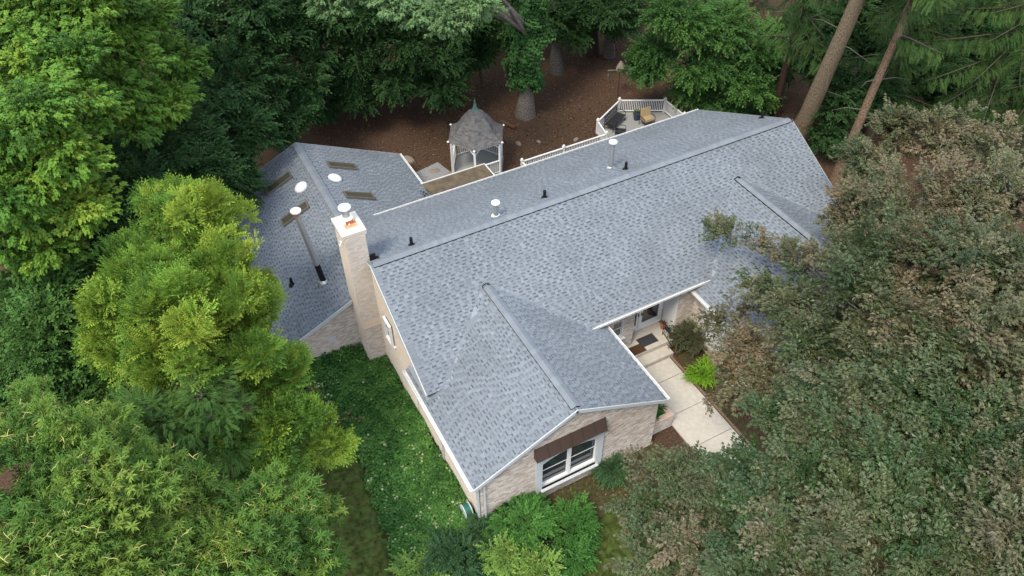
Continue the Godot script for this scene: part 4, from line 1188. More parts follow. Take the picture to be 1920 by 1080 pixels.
	for q in [[Vector3(8.12, GY - 0.1, 9.05), Vector3.RIGHT, Vector3.BACK, 1.35], [Vector3(9.47, GY - 0.1, 9.05), Vector3.FORWARD, Vector3.RIGHT, 1.2]]:
		brick_wall(pl, q[0] - pl.position, q[1], q[2], rect(0, 0, q[3], 0.82), [], 0.0, true, Rect2(), 0.2)
	m = MB.new(); m.box(Vector3(-0.2, 0.77, 0.40), Vector3(1.4, 0.07, 0.26)); m.box(Vector3(0.37, 0.77, -0.36), Vector3(0.26, 0.07, 1.24)); obj("coping", m, mat(lin(0.45, 0.33, 0.26), 0.9, 0, M.concrete.albedo_texture, 1.0), pl)
	m = MB.new(); m.box(Vector3(-0.2, 0.3, -0.2), Vector3(0.95, 0.5, 0.95)); obj("soil", m, M.soil, pl)
	# hose reel on the wing's left wall
	var rl := thing("hose_reel", "round green hose reel mounted low on the wing's left wall", "hose reel", Vector3(-0.02, 0.05, 8.72))
	m = MB.new(); m.tube([Vector3(-0.02, 0, 0), Vector3(-0.26, 0, 0)], [0.27, 0.27], 20); obj("hose", m, M.reel, rl)
	m = MB.new(); m.tube([Vector3(-0.26, 0, 0), Vector3(-0.30, 0, 0)], [0.31, 0.31], 20); m.tube([Vector3(0.02, 0, 0), Vector3(-0.02, 0, 0)], [0.31, 0.31], 20); obj("flange", m, M.trim, rl)
	m = MB.new(); m.box(Vector3(0.1, 0, 0), Vector3(0.16, 0.12, 0.12)); m.beam(Vector3(-0.3, 0.1, 0), Vector3(-0.36, 0.1, 0), 0.03, 0.03); obj("bracket", m, M.reel, rl)
	# bare twigs of a climber on the flat roof
	var vt := thing("climbing_vine", "sparse dark climbing vine at the end of the flat brown roof", "vine", P(795, 372, 0.95))
	m = MB.new()
	for i in 9:
		var a := Vector3(rnd(-0.3, 0.3), 0, rnd(-0.2, 0.3)); var b := a + Vector3(rnd(-0.4, 0.4), rnd(0.1, 0.5), rnd(-0.5, 0.1))
		m.tube([a, a.lerp(b, 0.5) + unit() * 0.1, b], [0.018, 0.014, 0.006], 5, Color(0.05, 0.04, 0.035), false)
	obj("stems", m, M.bark, vt)
	m = MB.new()
	for i in 60: m.leaf(Vector3(rnd(-0.5, 0.4), rnd(0.02, 0.35), rnd(-0.4, 0.4)), unit(), Vector3.UP, 0.12, 0.06, Color(0.02, 0.032, 0.015))
	obj("leaves", m, M.leaf, vt)

func metal_seat(called: String, label: String, at: Vector3, w: float, turn: float, cushions: bool) -> void:
	var s := thing(called, label, "chair", at, "", turn)
	var fm: Material = M.iron
	for x in [-1.0, 1.0]:
		for z in [-1.0, 1.0]:
			var m := MB.new(); m.tube([Vector3(x * w * 0.48, 0, z * 0.3), Vector3(x * w * 0.48, 0.42 if z > 0 else 0.95, z * (0.3 if z > 0 else 0.34))], [0.02, 0.018], 6); obj("leg", m, fm, s)
		var a := MB.new(); a.tube([Vector3(x * w * 0.5, 0.42, 0.3), Vector3(x * w * 0.52, 0.64, 0.26), Vector3(x * w * 0.52, 0.66, 0.0), Vector3(x * w * 0.5, 0.64, -0.33)], [0.02, 0.022, 0.022, 0.02], 6); obj("armrest", a, fm, s)
	var st := MB.new(); st.box(Vector3(0, 0.41, 0), Vector3(w, 0.04, 0.62)); obj("seat", st, fm, s)
	var b := MB.new()
	b.beam(Vector3(-w * 0.5, 0.96, -0.35), Vector3(w * 0.5, 0.96, -0.35), 0.03, 0.03); b.beam(Vector3(-w * 0.5, 0.5, -0.33), Vector3(w * 0.5, 0.5, -0.33), 0.03, 0.03)
	var n := int(w / 0.17)
	for i in n:
		var x0 := -w * 0.5 + w * i / n; var x1 := -w * 0.5 + w * (i + 1) / n
		b.beam(Vector3(x0, 0.5, -0.33), Vector3(x1, 0.96, -0.35), 0.022, 0.022, Color.WHITE, Vector3.BACK); b.beam(Vector3(x1, 0.5, -0.336), Vector3(x0, 0.96, -0.356), 0.022, 0.022, Color.WHITE, Vector3.BACK)
	obj("backrest", b, fm, s)
	if cushions:
		var c := MB.new(); c.box(Vector3(0, 0.49, 0.02), Vector3(w * 0.92, 0.13, 0.58)); c.box(Vector3(0, 0.565, 0.02), Vector3(w * 0.8, 0.03, 0.46)); obj("seat_cushion", c, M.cushion, s)
		c = MB.new(); c.box(Vector3(0, 0.82, -0.27), Vector3(w * 0.9, 0.52, 0.12), Basis(Vector3.RIGHT, -0.2)); obj("back_cushion", c, M.cushion, s)

func build_gazebo() -> void:
	var c := Vector3(10.5, -0.2, -11.85)
	var g := thing("gazebo", "white hexagonal gazebo with a bell-shaped weathered shingle roof and finial", "gazebo", Vector3(c.x, GY, c.z))
	var fy := 0.2                                  # floor above ground
	var R := 1.62
	var v := []
	for k in 6:
		var a := deg_to_rad(60.0 * k)
		v.append(Vector3(cos(a), 0, sin(a)))
	var m := MB.new()
	for k in 6:
		var a: Vector3 = v[k] * (R + 0.12); var b: Vector3 = v[(k + 1) % 6] * (R + 0.12)
		m.tri(Vector3(0, fy, 0), b + Vector3(0, fy, 0), a + Vector3(0, fy, 0)); m.quad(a, b, b + Vector3(0, fy, 0), a + Vector3(0, fy, 0))
	obj("floor", m, M.deck, g)
	# bell roof: rings
	var prof := [[1.78, 2.42], [1.56, 2.52], [1.36, 2.68], [1.16, 2.92], [0.96, 3.22], [0.72, 3.54], [0.44, 3.84], [0.2, 4.0], [0.06, 4.06]]
	m = MB.new()
	for i in prof.size() - 1:
		var sub := 3
		for q in sub:
			var r0: float = lerpf(prof[i][0], prof[i + 1][0], q / float(sub)); var r1: float = lerpf(prof[i][0], prof[i + 1][0], (q + 1) / float(sub))
			var y0: float = lerpf(prof[i][1], prof[i + 1][1], q / float(sub)); var y1: float = lerpf(prof[i][1], prof[i + 1][1], (q + 1) / float(sub))
			for k in 6:
				var A: Vector3 = v[k]; var Bv: Vector3 = v[(k + 1) % 6]
				var nt := maxi(1, int(r0 / 0.2))
				for t in nt:
					var s0 := t / float(nt); var s1 := (t + 1) / float(nt)
					var col := Color(0.135, 0.13, 0.125) * rnd(0.7, 1.2)
					m.quad(A.lerp(Bv, s0) * r0 + Vector3(0, y0 + 0.015, 0), A.lerp(Bv, s0) * r1 + Vector3(0, y1, 0), A.lerp(Bv, s1) * r1 + Vector3(0, y1, 0), A.lerp(Bv, s1) * r0 + Vector3(0, y0 + 0.015, 0), col)
					m.quad(A.lerp(Bv, s0) * r0 + Vector3(0, y0 + 0.015, 0), A.lerp(Bv, s1) * r0 + Vector3(0, y0 + 0.015, 0), A.lerp(Bv, s1) * r0 + Vector3(0, y0 - 0.004, 0), A.lerp(Bv, s0) * r0 + Vector3(0, y0 - 0.004, 0), col)
	obj("roof", m, M.gazroof, g)
	m = MB.new(); m.lathe(PackedVector2Array([Vector2(0.24, 3.97), Vector2(0.15, 4.12), Vector2(0.08, 4.36), Vector2(0.045, 4.46), Vector2(0.065, 4.52), Vector2(0.02, 4.7), Vector2(0, 4.75)]), Vector3.ZERO, 6); obj("finial", m, M.verd, g)
	for k in 6:
		var a: Vector3 = v[k] * R; var b: Vector3 = v[(k + 1) % 6] * R
		m = MB.new(); m.box(a + Vector3(0, fy + 1.1, 0), Vector3(0.12, 2.2, 0.12), Basis(Vector3.UP, -deg_to_rad(60.0 * k))); obj("post", m, M.white, g)
		m = MB.new(); m.lathe(PackedVector2Array([Vector2(0.0, -0.08), Vector2(0.08, 0), Vector2(0, 0.08)]), v[k] * 1.8 + Vector3(0, 2.42, 0), 8); obj("eave_ball", m, M.white, g)
		m = MB.new(); m.beam(a + Vector3(0, 2.36, 0), b + Vector3(0, 2.36, 0), 0.09, 0.16); obj("beam", m, M.white, g)
		for s in [[a, b], [b, a]]:
			m = MB.new(); m.beam(s[0] + Vector3(0, 1.95, 0), s[0].lerp(s[1], 0.2) + Vector3(0, 2.28, 0), 0.05, 0.05); obj("brace", m, M.white, g)
		if k != 2:
			railing(g, a.lerp(b, 0.04) + Vector3(0, fy, 0), b.lerp(a, 0.04) + Vector3(0, fy, 0), 0.9, 0.13)

# ------------------------------------------------------------------ the trees
func K(spray: String, m: Material, pal: Array, o := {}) -> Dictionary:
	var d := {"spray": spray, "mat": m, "pal": pal, "dens": 1.25, "cl": 0.62, "n": 22, "sc": 1.0}
	d.merge(o, true)
	return d
func build_trees() -> void:
	var ash := K("ash", M.leaf, [Color(0.06, 0.135, 0.024), Color(0.10, 0.195, 0.031), Color(0.145, 0.25, 0.036), Color(0.21, 0.295, 0.04), Color(0.32, 0.36, 0.05)], {"cl": 0.5, "n": 17, "lift": 0.9, "tilt": 0.9, "flat": 0.7, "long": 1.2, "droop": -0.25, "sc": 0.95, "dens": 1.55, "shrink": 0.78, "twigs": 0.25})
	tree("ash_tree", "bright yellow-green tree overlapping the shingled rear annex roof", "", Vector3(-7.2, GY, 1.2),
		[B(355, 430, 9.2, 1.5), B(425, 440, 8.3, 1.2), B(290, 500, 8.6, 1.6), B(400, 520, 8.2, 1.5), B(250, 600, 7.6, 1.6), B(370, 610, 8.2, 2.0), B(462, 590, 6.6, 1.25), B(460, 680, 6.6, 1.5), B(525, 700, 5.3, 1.1), B(330, 670, 7.2, 1.3), B(560, 790, 4.4, 1.2), B(500, 830, 4.2, 1.2), B(615, 830, 3.2, 0.55), B(225, 680, 6.5, 1.3), B(490, 555, 6.2, 0.6), B(425, 400, 8.6, 0.6), B(310, 400, 9.0, 0.8)], ash, 0.22)
	var hem := K("needle", M.needle, [Color(0.04, 0.09, 0.022), Color(0.06, 0.125, 0.028), Color(0.09, 0.16, 0.034)], {"cl": 0.4, "n": 22, "tilt": 0.3, "flat": 0.4, "droop": 0.2, "dens": 2.9, "sc": 0.55, "long": 1.5})
	tree("hemlock_tree", "dark feathery conifer between the yellow-green tree and the catkin trees", "", Vector3(-8.4, GY, 3.6),
		[B(380, 755, 6.8, 1.2), B(300, 775, 6.4, 1.3), B(440, 785, 5.8, 1.1), B(520, 815, 4.4, 0.9), B(350, 800, 6.2, 1.3), B(255, 800, 5.6, 1.1), B(410, 830, 4.6, 1.5), B(250, 830, 4.5, 1.3), B(500, 840, 3.6, 1.0), B(350, 870, 3.8, 1.3), B(470, 870, 2.6, 1.2)], hem, 0.2)
	var chs := K("star", M.leaf, [Color(0.045, 0.105, 0.024), Color(0.078, 0.15, 0.03), Color(0.115, 0.19, 0.034), Color(0.2, 0.25, 0.048)], {"cl": 0.5, "n": 22, "sc": 0.68, "dens": 1.4, "shrink": 0.72, "extra": Color(0.42, 0.39, 0.13), "extra_n": 5, "twigs": 0.2, "bark": Color(0.22, 0.21, 0.19)})
	tree("chestnut_tree", "leafy tree with cream catkins filling the ground beyond the conifer", "catkin trees beside the lawn", Vector3(-11.6, GY, 6.4),
		[B(40, 810, 7.8, 1.4), B(120, 825, 8.2, 1.2), B(195, 815, 8.0, 0.9), B(60, 890, 9.4, 1.7), B(170, 890, 9.6, 1.7), B(270, 870, 8.6, 1.2), B(320, 900, 7.6, 1.0), B(90, 990, 9.4, 1.7), B(210, 980, 9.2, 1.6), B(20, 1050, 9.2, 1.6), B(140, 1075, 9, 1.7), B(270, 1060, 8.4, 1.4), B(270, 960, 8.0, 1.1)], chs, 0.24)
	tree("chestnut_tree", "lower tree with cream catkins and grey limbs beside the lawn strip", "catkin trees beside the lawn", Vector3(-7.6, GY, 9.6),
		[B(400, 985, 7.0, 1.3), B(490, 950, 6.4, 1.1), B(560, 955, 5.8, 0.9), B(620, 955, 5.2, 0.5), B(450, 1050, 7.2, 1.4), B(540, 1030, 6.0, 1.2), B(350, 1070, 7.2, 1.3), B(570, 1080, 4.6, 1.1), B(480, 1100, 6.6, 1.4)], chs, 0.2)
	var map := K("maple", M.leaf, [Color(0.045, 0.105, 0.022), Color(0.075, 0.16, 0.026), Color(0.115, 0.215, 0.03), Color(0.21, 0.29, 0.038)], {"cl": 0.68, "n": 24, "tilt": 0.25, "flat": 0.3, "dens": 1.0, "sc": 1.0, "twigs": 0.3})
	tree("maple_tree", "tall bright green maple with yellowish tips above the dark trees", "", Vector3(-12.2, GY, -10.2),
		[B(40, 110, 13, 1.9), B(120, 140, 12.5, 1.9), B(60, 220, 12.5, 2.0), B(160, 220, 11.6, 1.8), B(90, 310, 11, 1.9), B(20, 330, 11, 1.7), B(60, 400, 9.6, 1.7), B(130, 390, 9.4, 1.4), B(30, 470, 8.4, 1.4), B(110, 460, 8.2, 1.2)], map, 0.3)
	var map2 := K("maple", M.leaf, [Color(0.045, 0.095, 0.02), Color(0.075, 0.15, 0.024), Color(0.105, 0.195, 0.028), Color(0.15, 0.235, 0.034)], {"cl": 0.68, "n": 24, "tilt": 0.25, "flat": 0.3, "dens": 1.0, "sc": 1.0, "twigs": 0.3})
	tree("maple_tree", "bright green maple right of the tallest maple, branches reaching over darker crowns", "", Vector3(-6.5, GY, -13.5),
		[B(210, 60, 12, 1.9), B(120, 20, 13.5, 2.0), B(290, 60, 10.6, 1.8), B(230, 150, 10.6, 1.7), B(310, 200, 8.8, 1.2), B(250, 235, 9.2, 1.2), B(330, 130, 9.0, 1.3), B(20, 15, 13.5, 2)], map2, 0.28)
	var mid := K("small", M.leaf, [Color(0.035, 0.085, 0.024), Color(0.055, 0.12, 0.028), Color(0.08, 0.155, 0.032)], {"cl": 0.65, "n": 26, "dens": 1.1, "sc": 1.15})
	tree("broadleaf_tree", "mid green rounded tree left of the yellow-green tree", "", Vector3(-13.2, GY, -3.2),
		[B(40, 570, 6.6, 1.6), B(120, 590, 6.4, 1.5), B(180, 540, 5.6, 1.3), B(60, 660, 6, 1.6), B(140, 670, 5.4, 1.4), B(30, 730, 5.2, 1.3), B(190, 610, 5.2, 1.0), B(210, 520, 6, 1.0), B(170, 740, 4.2, 1.2)], mid, 0.2)
	var dark := K("small", M.leaf, [Color(0.017, 0.044, 0.015), Color(0.027, 0.063, 0.02), Color(0.042, 0.085, 0.028)], {"cl": 0.75, "n": 20, "dens": 0.95, "sc": 1.45})
	tree("shade_tree", "dark blue-green tree between the maples and the annex roof", "dark trees beside the annex", Vector3(-4.5, GY, -15.0),
		[B(300, 320, 6.4, 1.7), B(390, 330, 5.0, 1.6), B(330, 400, 5.0, 1.6), B(250, 390, 6.4, 1.6), B(440, 270, 4.6, 1.6), B(350, 270, 6.0, 1.5), B(430, 350, 3.4, 1.2), B(200, 420, 6.5, 1.4), B(150, 480, 6, 1.4), B(230, 460, 5, 1.3), B(190, 300, 6.6, 1.6), B(170, 360, 6.4, 1.5), B(240, 310, 6.4, 1.4)], dark, 0.22)
	tree("shade_tree", "dark tree rising behind the annex's rear gable", "dark trees beside the annex", Vector3(0.5, GY, -19.0),
		[B(420, 120, 7.0, 1.9), B(480, 170, 5.4, 1.8), B(400, 200, 6.0, 1.6), B(520, 230, 3.6, 1.5), B(560, 180, 3.6, 1.4), B(490, 80, 7.0, 1.8), B(380, 60, 8.6, 1.8), B(450, 20, 9, 1.9)], dark, 0.22)
	tree("shade_tree", "dark spreading tree in the woodland left of the gazebo", "dark trees behind the yard", Vector3(5.5, GY, -23.5),
		[B(560, 100, 5.4, 1.7), B(540, 30, 7.4, 1.8), B(640, 130, 3.6, 1.5), B(690, 90, 5.0, 1.5), B(610, 40, 7.0, 1.5), B(680, 180, 2.2, 1.2)], dark, 0.2)
	tree("shade_tree", "dark understorey tree hanging behind the gazebo roof", "dark trees behind the yard", Vector3(11.5, GY, -21.0),
		[B(760, 90, 4.8, 1.6), B(820, 110, 4.0, 1.4), B(840, 180, 2.0, 1.0), B(740, 160, 2.6, 1.1), B(860, 50, 5.6, 1.4), B(790, 40, 6.4, 1.4), B(700, 30, 7, 1.5)], dark, 0.18)
	# oak with pale sprays reaching in over the yard: its trunk wears ivy
	var oakp := K("maple", M.leaf, [Color(0.07, 0.13, 0.05), Color(0.11, 0.185, 0.075), Color(0.14, 0.21, 0.09)], {"cl": 0.55, "n": 20, "dens": 1.3, "sc": 1.0, "tilt": 0.3, "flat": 0.4, "bark": Color(0.3, 0.265, 0.23)})
	var ob := P(985, 216, GY)
	tree("oak_tree", "large oak with an ivy-clad trunk and pale green boughs above the gazebo", "", ob,
		[B(610, 12, 10.6, 0.8), B(690, -10, 11, 1.2), B(745, 15, 10.8, 1.0), B(800, 30, 10.4, 1.0), B(840, 50, 10.0, 0.7), B(880, 15, 10.6, 0.9), B(915, 20, 9.6, 0.5), [ob + Vector3(0, 19, -2), 3.6, 2.8], [ob + Vector3(4, 17, -5), 3.6, 2.4], [ob + Vector3(-3, 18, -6), 4.0, 2.6]], oakp, 0.5, "tree", ob + Vector3(0.3, 18.5, 0.2))
	var iv := thing("trunk_ivy", "thick green ivy climbing the big trunk behind the gazebo", "ivy", ob)
	var c := Cloud.new()
	for i in 4200:
		var h := rnd(1.9, 9.5)
		var a := rnd(0, TAU)
		var r := 0.5 + (0.3 + 0.10 * h) * pow(rng.randf(), 1.3) * clampf(0.75 + 1.6 * noise.get_noise_3d(h * 22.0, cos(a) * 30.0, sin(a) * 30.0), 0.05, 1.6)
		if h < 2.6 and noise.get_noise_3d(h * 40.0, cos(a) * 40.0, sin(a) * 40.0) > (h - 2.0) * 0.4: continue
		c.put(Vector3(cos(a) * r, h, sin(a) * r), Vector3(cos(a), -0.6, sin(a)), Vector3(cos(a), 0.9, sin(a)), rnd(1.2, 2.0), Color(0.032, 0.082, 0.022) * rnd(0.6, 1.5))
	c.node("leaves", S.ivy, M.leaf, iv).set_meta("kind", "stuff")
	var sm := MB.new()
	for i in 4: sm.tube([Vector3(cos(i * 1.6) * 0.5, 0, sin(i * 1.6) * 0.5), Vector3(cos(i * 1.6) * 0.4, 1.4, sin(i * 1.6) * 0.4), Vector3(cos(i * 1.6 + 0.8) * 0.4, 5, sin(i * 1.6 + 0.8) * 0.4)], [0.035, 0.03, 0.02], 5, Color(0.08, 0.06, 0.04), false)
	obj("stems", sm, M.bark, iv)
	# mass right of the deck
	var rg := K("small", M.leaf, [Color(0.03, 0.075, 0.022), Color(0.05, 0.115, 0.028), Color(0.075, 0.15, 0.035)], {"cl": 0.7, "n": 22, "dens": 1.05, "sc": 1.35})
	tree("broadleaf_tree", "mid green tree behind the deck with branches over its railing", "", Vector3(28.5, GY, -14.5),
		[B(1230, 105, 4.0, 1.4), B(1215, 130, 3.0, 0.8), B(1290, 60, 6.0, 1.6), B(1320, 130, 3.4, 1.4), B(1260, 30, 7.0, 1.4), B(1350, 60, 5.6, 1.6), B(1370, 140, 3.0, 1.3), B(1300, 175, 1.4, 0.9)], rg, 0.2)
	tree("broadleaf_tree", "dense green tree against the far roof corner of the house", "", Vector3(30.5, GY, -10.5),
		[B(1390, 160, 2.4, 1.3), B(1420, 100, 4.2, 1.5), B(1350, 190, 1.2, 0.9), B(1430, 180, 1.2, 1.0)], rg, 0.16)
	tree("broadleaf_tree", "low dark green tree growing between the tall conifer trunks", "", Vector3(32, GY, -4.5),
		[B(1570, 200, 2.6, 1.4), B(1620, 180, 3.2, 1.3), B(1560, 260, 1.0, 1.1), B(1530, 130, 4, 1.3)], dark, 0.14)
	for q in [["low dark thicket tree filling the gap under the weeping conifers", 37.0, -1.0, [B(1700, 110, 3.4, 1.8), B(1760, 150, 2.4, 1.6), B(1660, 190, 1.6, 1.4), B(1800, 90, 3.0, 1.7), B(1720, 50, 5, 1.6)]],
			["dark thicket tree at the wood's edge beyond the beech crown", 42.0, 4.0, [B(1850, 140, 2.4, 1.8), B(1900, 90, 3.4, 1.8), B(1850, 40, 4.5, 1.8), B(1920, 180, 2.0, 1.6), B(1790, 200, 1.2, 1.4)]],
			["dark thicket tree behind the thick conifer trunk", 38.0, -9.0, [B(1560, 60, 4.0, 1.8), B(1630, 90, 3.0, 1.7), B(1500, 60, 3.6, 1.6), B(1640, 20, 5, 1.8), B(1470, 130, 1.6, 1.3)]],
			["dark thicket tree under the tall trunks behind the yard", 24.0, -25.0, [B(1080, 60, 2.4, 1.7), B(1170, 40, 3.0, 1.8), B(1010, 30, 3.4, 1.7), B(1120, 15, 4.4, 1.8)]],
			["dark thicket tree left of the ivy-clad oak", 13.0, -26.0, [B(880, 110, 2.4, 1.4), B(920, 60, 3.6, 1.5), B(860, 30, 5.0, 1.6), B(800, 150, 1.6, 1.3)]],
			["dark thicket tree in the shade under the maples", -13.0, -21.0, [B(190, 225, 5, 2), B(60, 150, 6, 2.2), B(150, 40, 6, 2.4), B(30, 250, 5, 2), B(280, 20, 5, 2.2), B(100, 80, 6, 2.2), B(200, 130, 5, 2)]],
			["dark thicket tree deep behind the annex", 4.5, -27.0, [B(620, 140, 2.0, 1.5), B(600, 200, 1.0, 1.2), B(500, 120, 4.0, 1.8), B(650, 60, 4.5, 1.7), B(720, 150, 1.4, 1.3)]]]:
		tree("thicket_tree", q[0], "dark thicket trees", Vector3(q[1], GY, q[2]), q[3], dark, 0.12)
	build_conifers()
	# copper-tinged beeches
	var bp := [Color(0.02, 0.048, 0.014), Color(0.034, 0.066, 0.02), Color(0.055, 0.078, 0.028), Color(0.084, 0.086, 0.042), Color(0.122, 0.10, 0.056)]
	var bee := K("beech", M.gloss, bp, {"tip": 0.24, "cl": 0.5, "n": 26, "long": 1.5, "tilt": 0.5, "flat": 0.5, "droop": 0.15, "dens": 1.15, "sc": 1.05, "lift": 0.15, "twigs": 0.22, "bark": Color(0.27, 0.25, 0.22)})
	var bee2 := bee.duplicate()
	bee.pal = [Color(0.028, 0.05, 0.016), Color(0.05, 0.07, 0.026), Color(0.08, 0.082, 0.038), Color(0.115, 0.094, 0.05), Color(0.155, 0.112, 0.064)]
	tree("beech_tree", "huge grey-green beech with brownish tips overhanging the garage roof", "copper-tinged beeches", Vector3(18.5, GY, 12.6),
		[B(1375, 435, 5.6, 0.42), B(1345, 432, 5.4, 0.25), B(1410, 452, 5.7, 0.4), B(1455, 475, 6.0, 0.5), B(1495, 490, 6.2, 0.6), B(1460, 575, 5.6, 0.8), B(1375, 575, 4.6, 0.4), B(1335, 610, 4.0, 0.4), B(1375, 640, 4.2, 0.7), B(1400, 700, 4.4, 0.9), B(1345, 745, 3.4, 0.3), B(1440, 740, 5.0, 1.0), B(1585, 415, 6.6, 0.8), B(1630, 390, 7.2, 1.1), B(1680, 260, 6.8, 1.3), B(1620, 320, 7.0, 1.1), B(1770, 270, 7.4, 1.5), B(1870, 310, 8, 1.8), B(1915, 380, 8.4, 1.6), B(1590, 490, 7.6, 1.6), B(1690, 390, 8.8, 1.8), B(1830, 410, 9, 2.0), B(1500, 580, 7.2, 1.6), B(1640, 530, 9, 2.0), B(1770, 520, 10, 2.1), B(1890, 530, 10, 1.9), B(1400, 660, 5.2, 1.2), B(1510, 680, 7.2, 1.7), B(1660, 670, 8.8, 1.9), B(1810, 660, 9.6, 2.0), B(1920, 680, 9.6, 1.8), B(1620, 350, 5.6, 0.6), B(1520, 500, 6, 0.7)], bee, 0.38)
	tree("beech_tree", "grey-green beech sweeping low over the front walk and planter", "copper-tinged beeches", Vector3(12.5, GY, 16.5),
		[B(1340, 905, 4.0, 0.6), B(1225, 900, 2.4, 0.7), B(1300, 870, 3.0, 0.7), B(1270, 930, 3.6, 1.1), B(1215, 960, 2.8, 0.9), B(1390, 910, 5.0, 1.1), B(1490, 800, 6.2, 1.4), B(1330, 1000, 5.0, 1.4), B(1440, 960, 6.6, 1.6), B(1540, 880, 7.2, 1.7), B(1590, 790, 7.8, 1.7), B(1730, 790, 8.5, 1.9), B(1870, 790, 9, 1.9), B(1540, 1030, 7.5, 1.7), B(1650, 940, 8, 1.7), B(1700, 1050, 8, 1.8), B(1840, 910, 8.5, 1.9), B(1850, 1050, 8.5, 2.0), B(1260, 1050, 4.4, 1.2), B(1930, 980, 9, 1.8), B(1420, 1070, 6.6, 1.5)], bee2, 0.36)
	build_woods()
	build_shrubs()

func build_shrubs() -> void:
	var gr := K("small", M.leaf, [Color(0.035, 0.10, 0.022), Color(0.055, 0.145, 0.03), Color(0.085, 0.19, 0.04)], {"cl": 0.28, "n": 16, "dens": 4.2, "sc": 0.72})
	var dk := K("small", M.leaf, [Color(0.022, 0.055, 0.024), Color(0.035, 0.08, 0.032), Color(0.055, 0.105, 0.045)], {"cl": 0.28, "n": 16, "dens": 4.2, "sc": 0.7})
	var lt := K("small", M.leaf, [Color(0.08, 0.15, 0.035), Color(0.14, 0.23, 0.05), Color(0.22, 0.30, 0.07)], {"cl": 0.26, "n": 15, "dens": 4.4, "sc": 0.7, "lift": 0.4})
	shrub("shrub", "rounded bright green shrub below the gable window", "shrubs by the gable wall", 985, 985, 1.15, 1.1, gr)
	shrub("shrub", "green shrub with fresh leaves next to the soil edge", "shrubs by the gable wall", 1065, 985, 0.95, 0.9, gr)
	shrub("shrub", "dark blue-green shrub beside the ivy bed", "shrubs by the gable wall", 855, 1040, 0.95, 1.1, dk)
	shrub("shrub", "dark green shrub against the wing's brick corner", "shrubs by the gable wall", 900, 1000, 0.8, 0.7, dk)
	shrub("shrub", "light green airy shrub in front of the dark shrub", "shrubs by the gable wall", 940, 1050, 0.75, 1.2, lt)
	shrub("shrub", "yellowish green low shrub at the front of the bed", "shrubs by the gable wall", 1010, 1070, 0.9, 0.8, lt)
	shrub("shrub", "pale green shrub at the end of the ivy bed", "shrubs by the gable wall", 790, 1080, 0.8, 0.7, lt)
	shrub("shrub", "low dark green shrub between the bright shrub and the gable wall", "shrubs by the gable wall", 950, 965, 0.8, 0.7, dk)
	shrub("shrub", "spreading mid green shrub at the soil edge by the small lawn", "shrubs by the gable wall", 1070, 1040, 0.9, 0.7, gr)
	shrub("shrub", "dark shrub in the middle of the gable bed", "shrubs by the gable wall", 1005, 1030, 0.75, 0.6, dk)
	shrub("shrub", "small shrub under the right jamb of the gable window", "shrubs by the gable wall", 1150, 880, 0.6, 0.6, dk)
	shrub("shrub", "bright yellow-green plant beside the front walk", "plants by the front walk", 1318, 700, 0.62, 0.5, K("small", M.leaf, [Color(0.12, 0.24, 0.02), Color(0.19, 0.34, 0.025), Color(0.26, 0.40, 0.03)], {"cl": 0.22, "n": 16, "dens": 6.0, "sc": 0.55, "lift": 0.5}))
	shrub("shrub", "dark brownish shrub beside the porch handrail", "plants by the front walk", 1290, 630, 0.75, 0.8, K("small", M.leaf, [Color(0.06, 0.07, 0.035), Color(0.10, 0.09, 0.055)], {"cl": 0.28, "n": 16, "dens": 4.2, "sc": 0.7}))
	# planter plant
	var k := K("small", M.leaf, [Color(0.03, 0.10, 0.02), Color(0.055, 0.16, 0.03), Color(0.09, 0.21, 0.04)], {"cl": 0.2, "n": 12, "dens": 8.0, "sc": 0.6, "lumpy": false, "shrink": 1.0})
	var base := Vector3(8.8, GY + 0.55, 8.35)
	var root := thing("planter_plant", "leafy green plants growing in the brick planter", "plant", base)
	var lm := MB.new()
	foliage(root, [[base + Vector3(-0.22, 0.22, 0.2), 0.42, 0.25], [base + Vector3(0.2, 0.24, -0.2), 0.42, 0.25], [base + Vector3(-0.1, 0.2, -0.35), 0.4, 0.25]], k, lm, "foliage")
	for i in 8: lm.tube([Vector3(0, -0.02, 0), unit() * 0.3 * Vector3(1, 0.2, 1) + Vector3(0, 0.2, 0)], [0.015, 0.006], 5, Color(0.1, 0.1, 0.05), false)
	obj("stems", lm, M.bark, root)

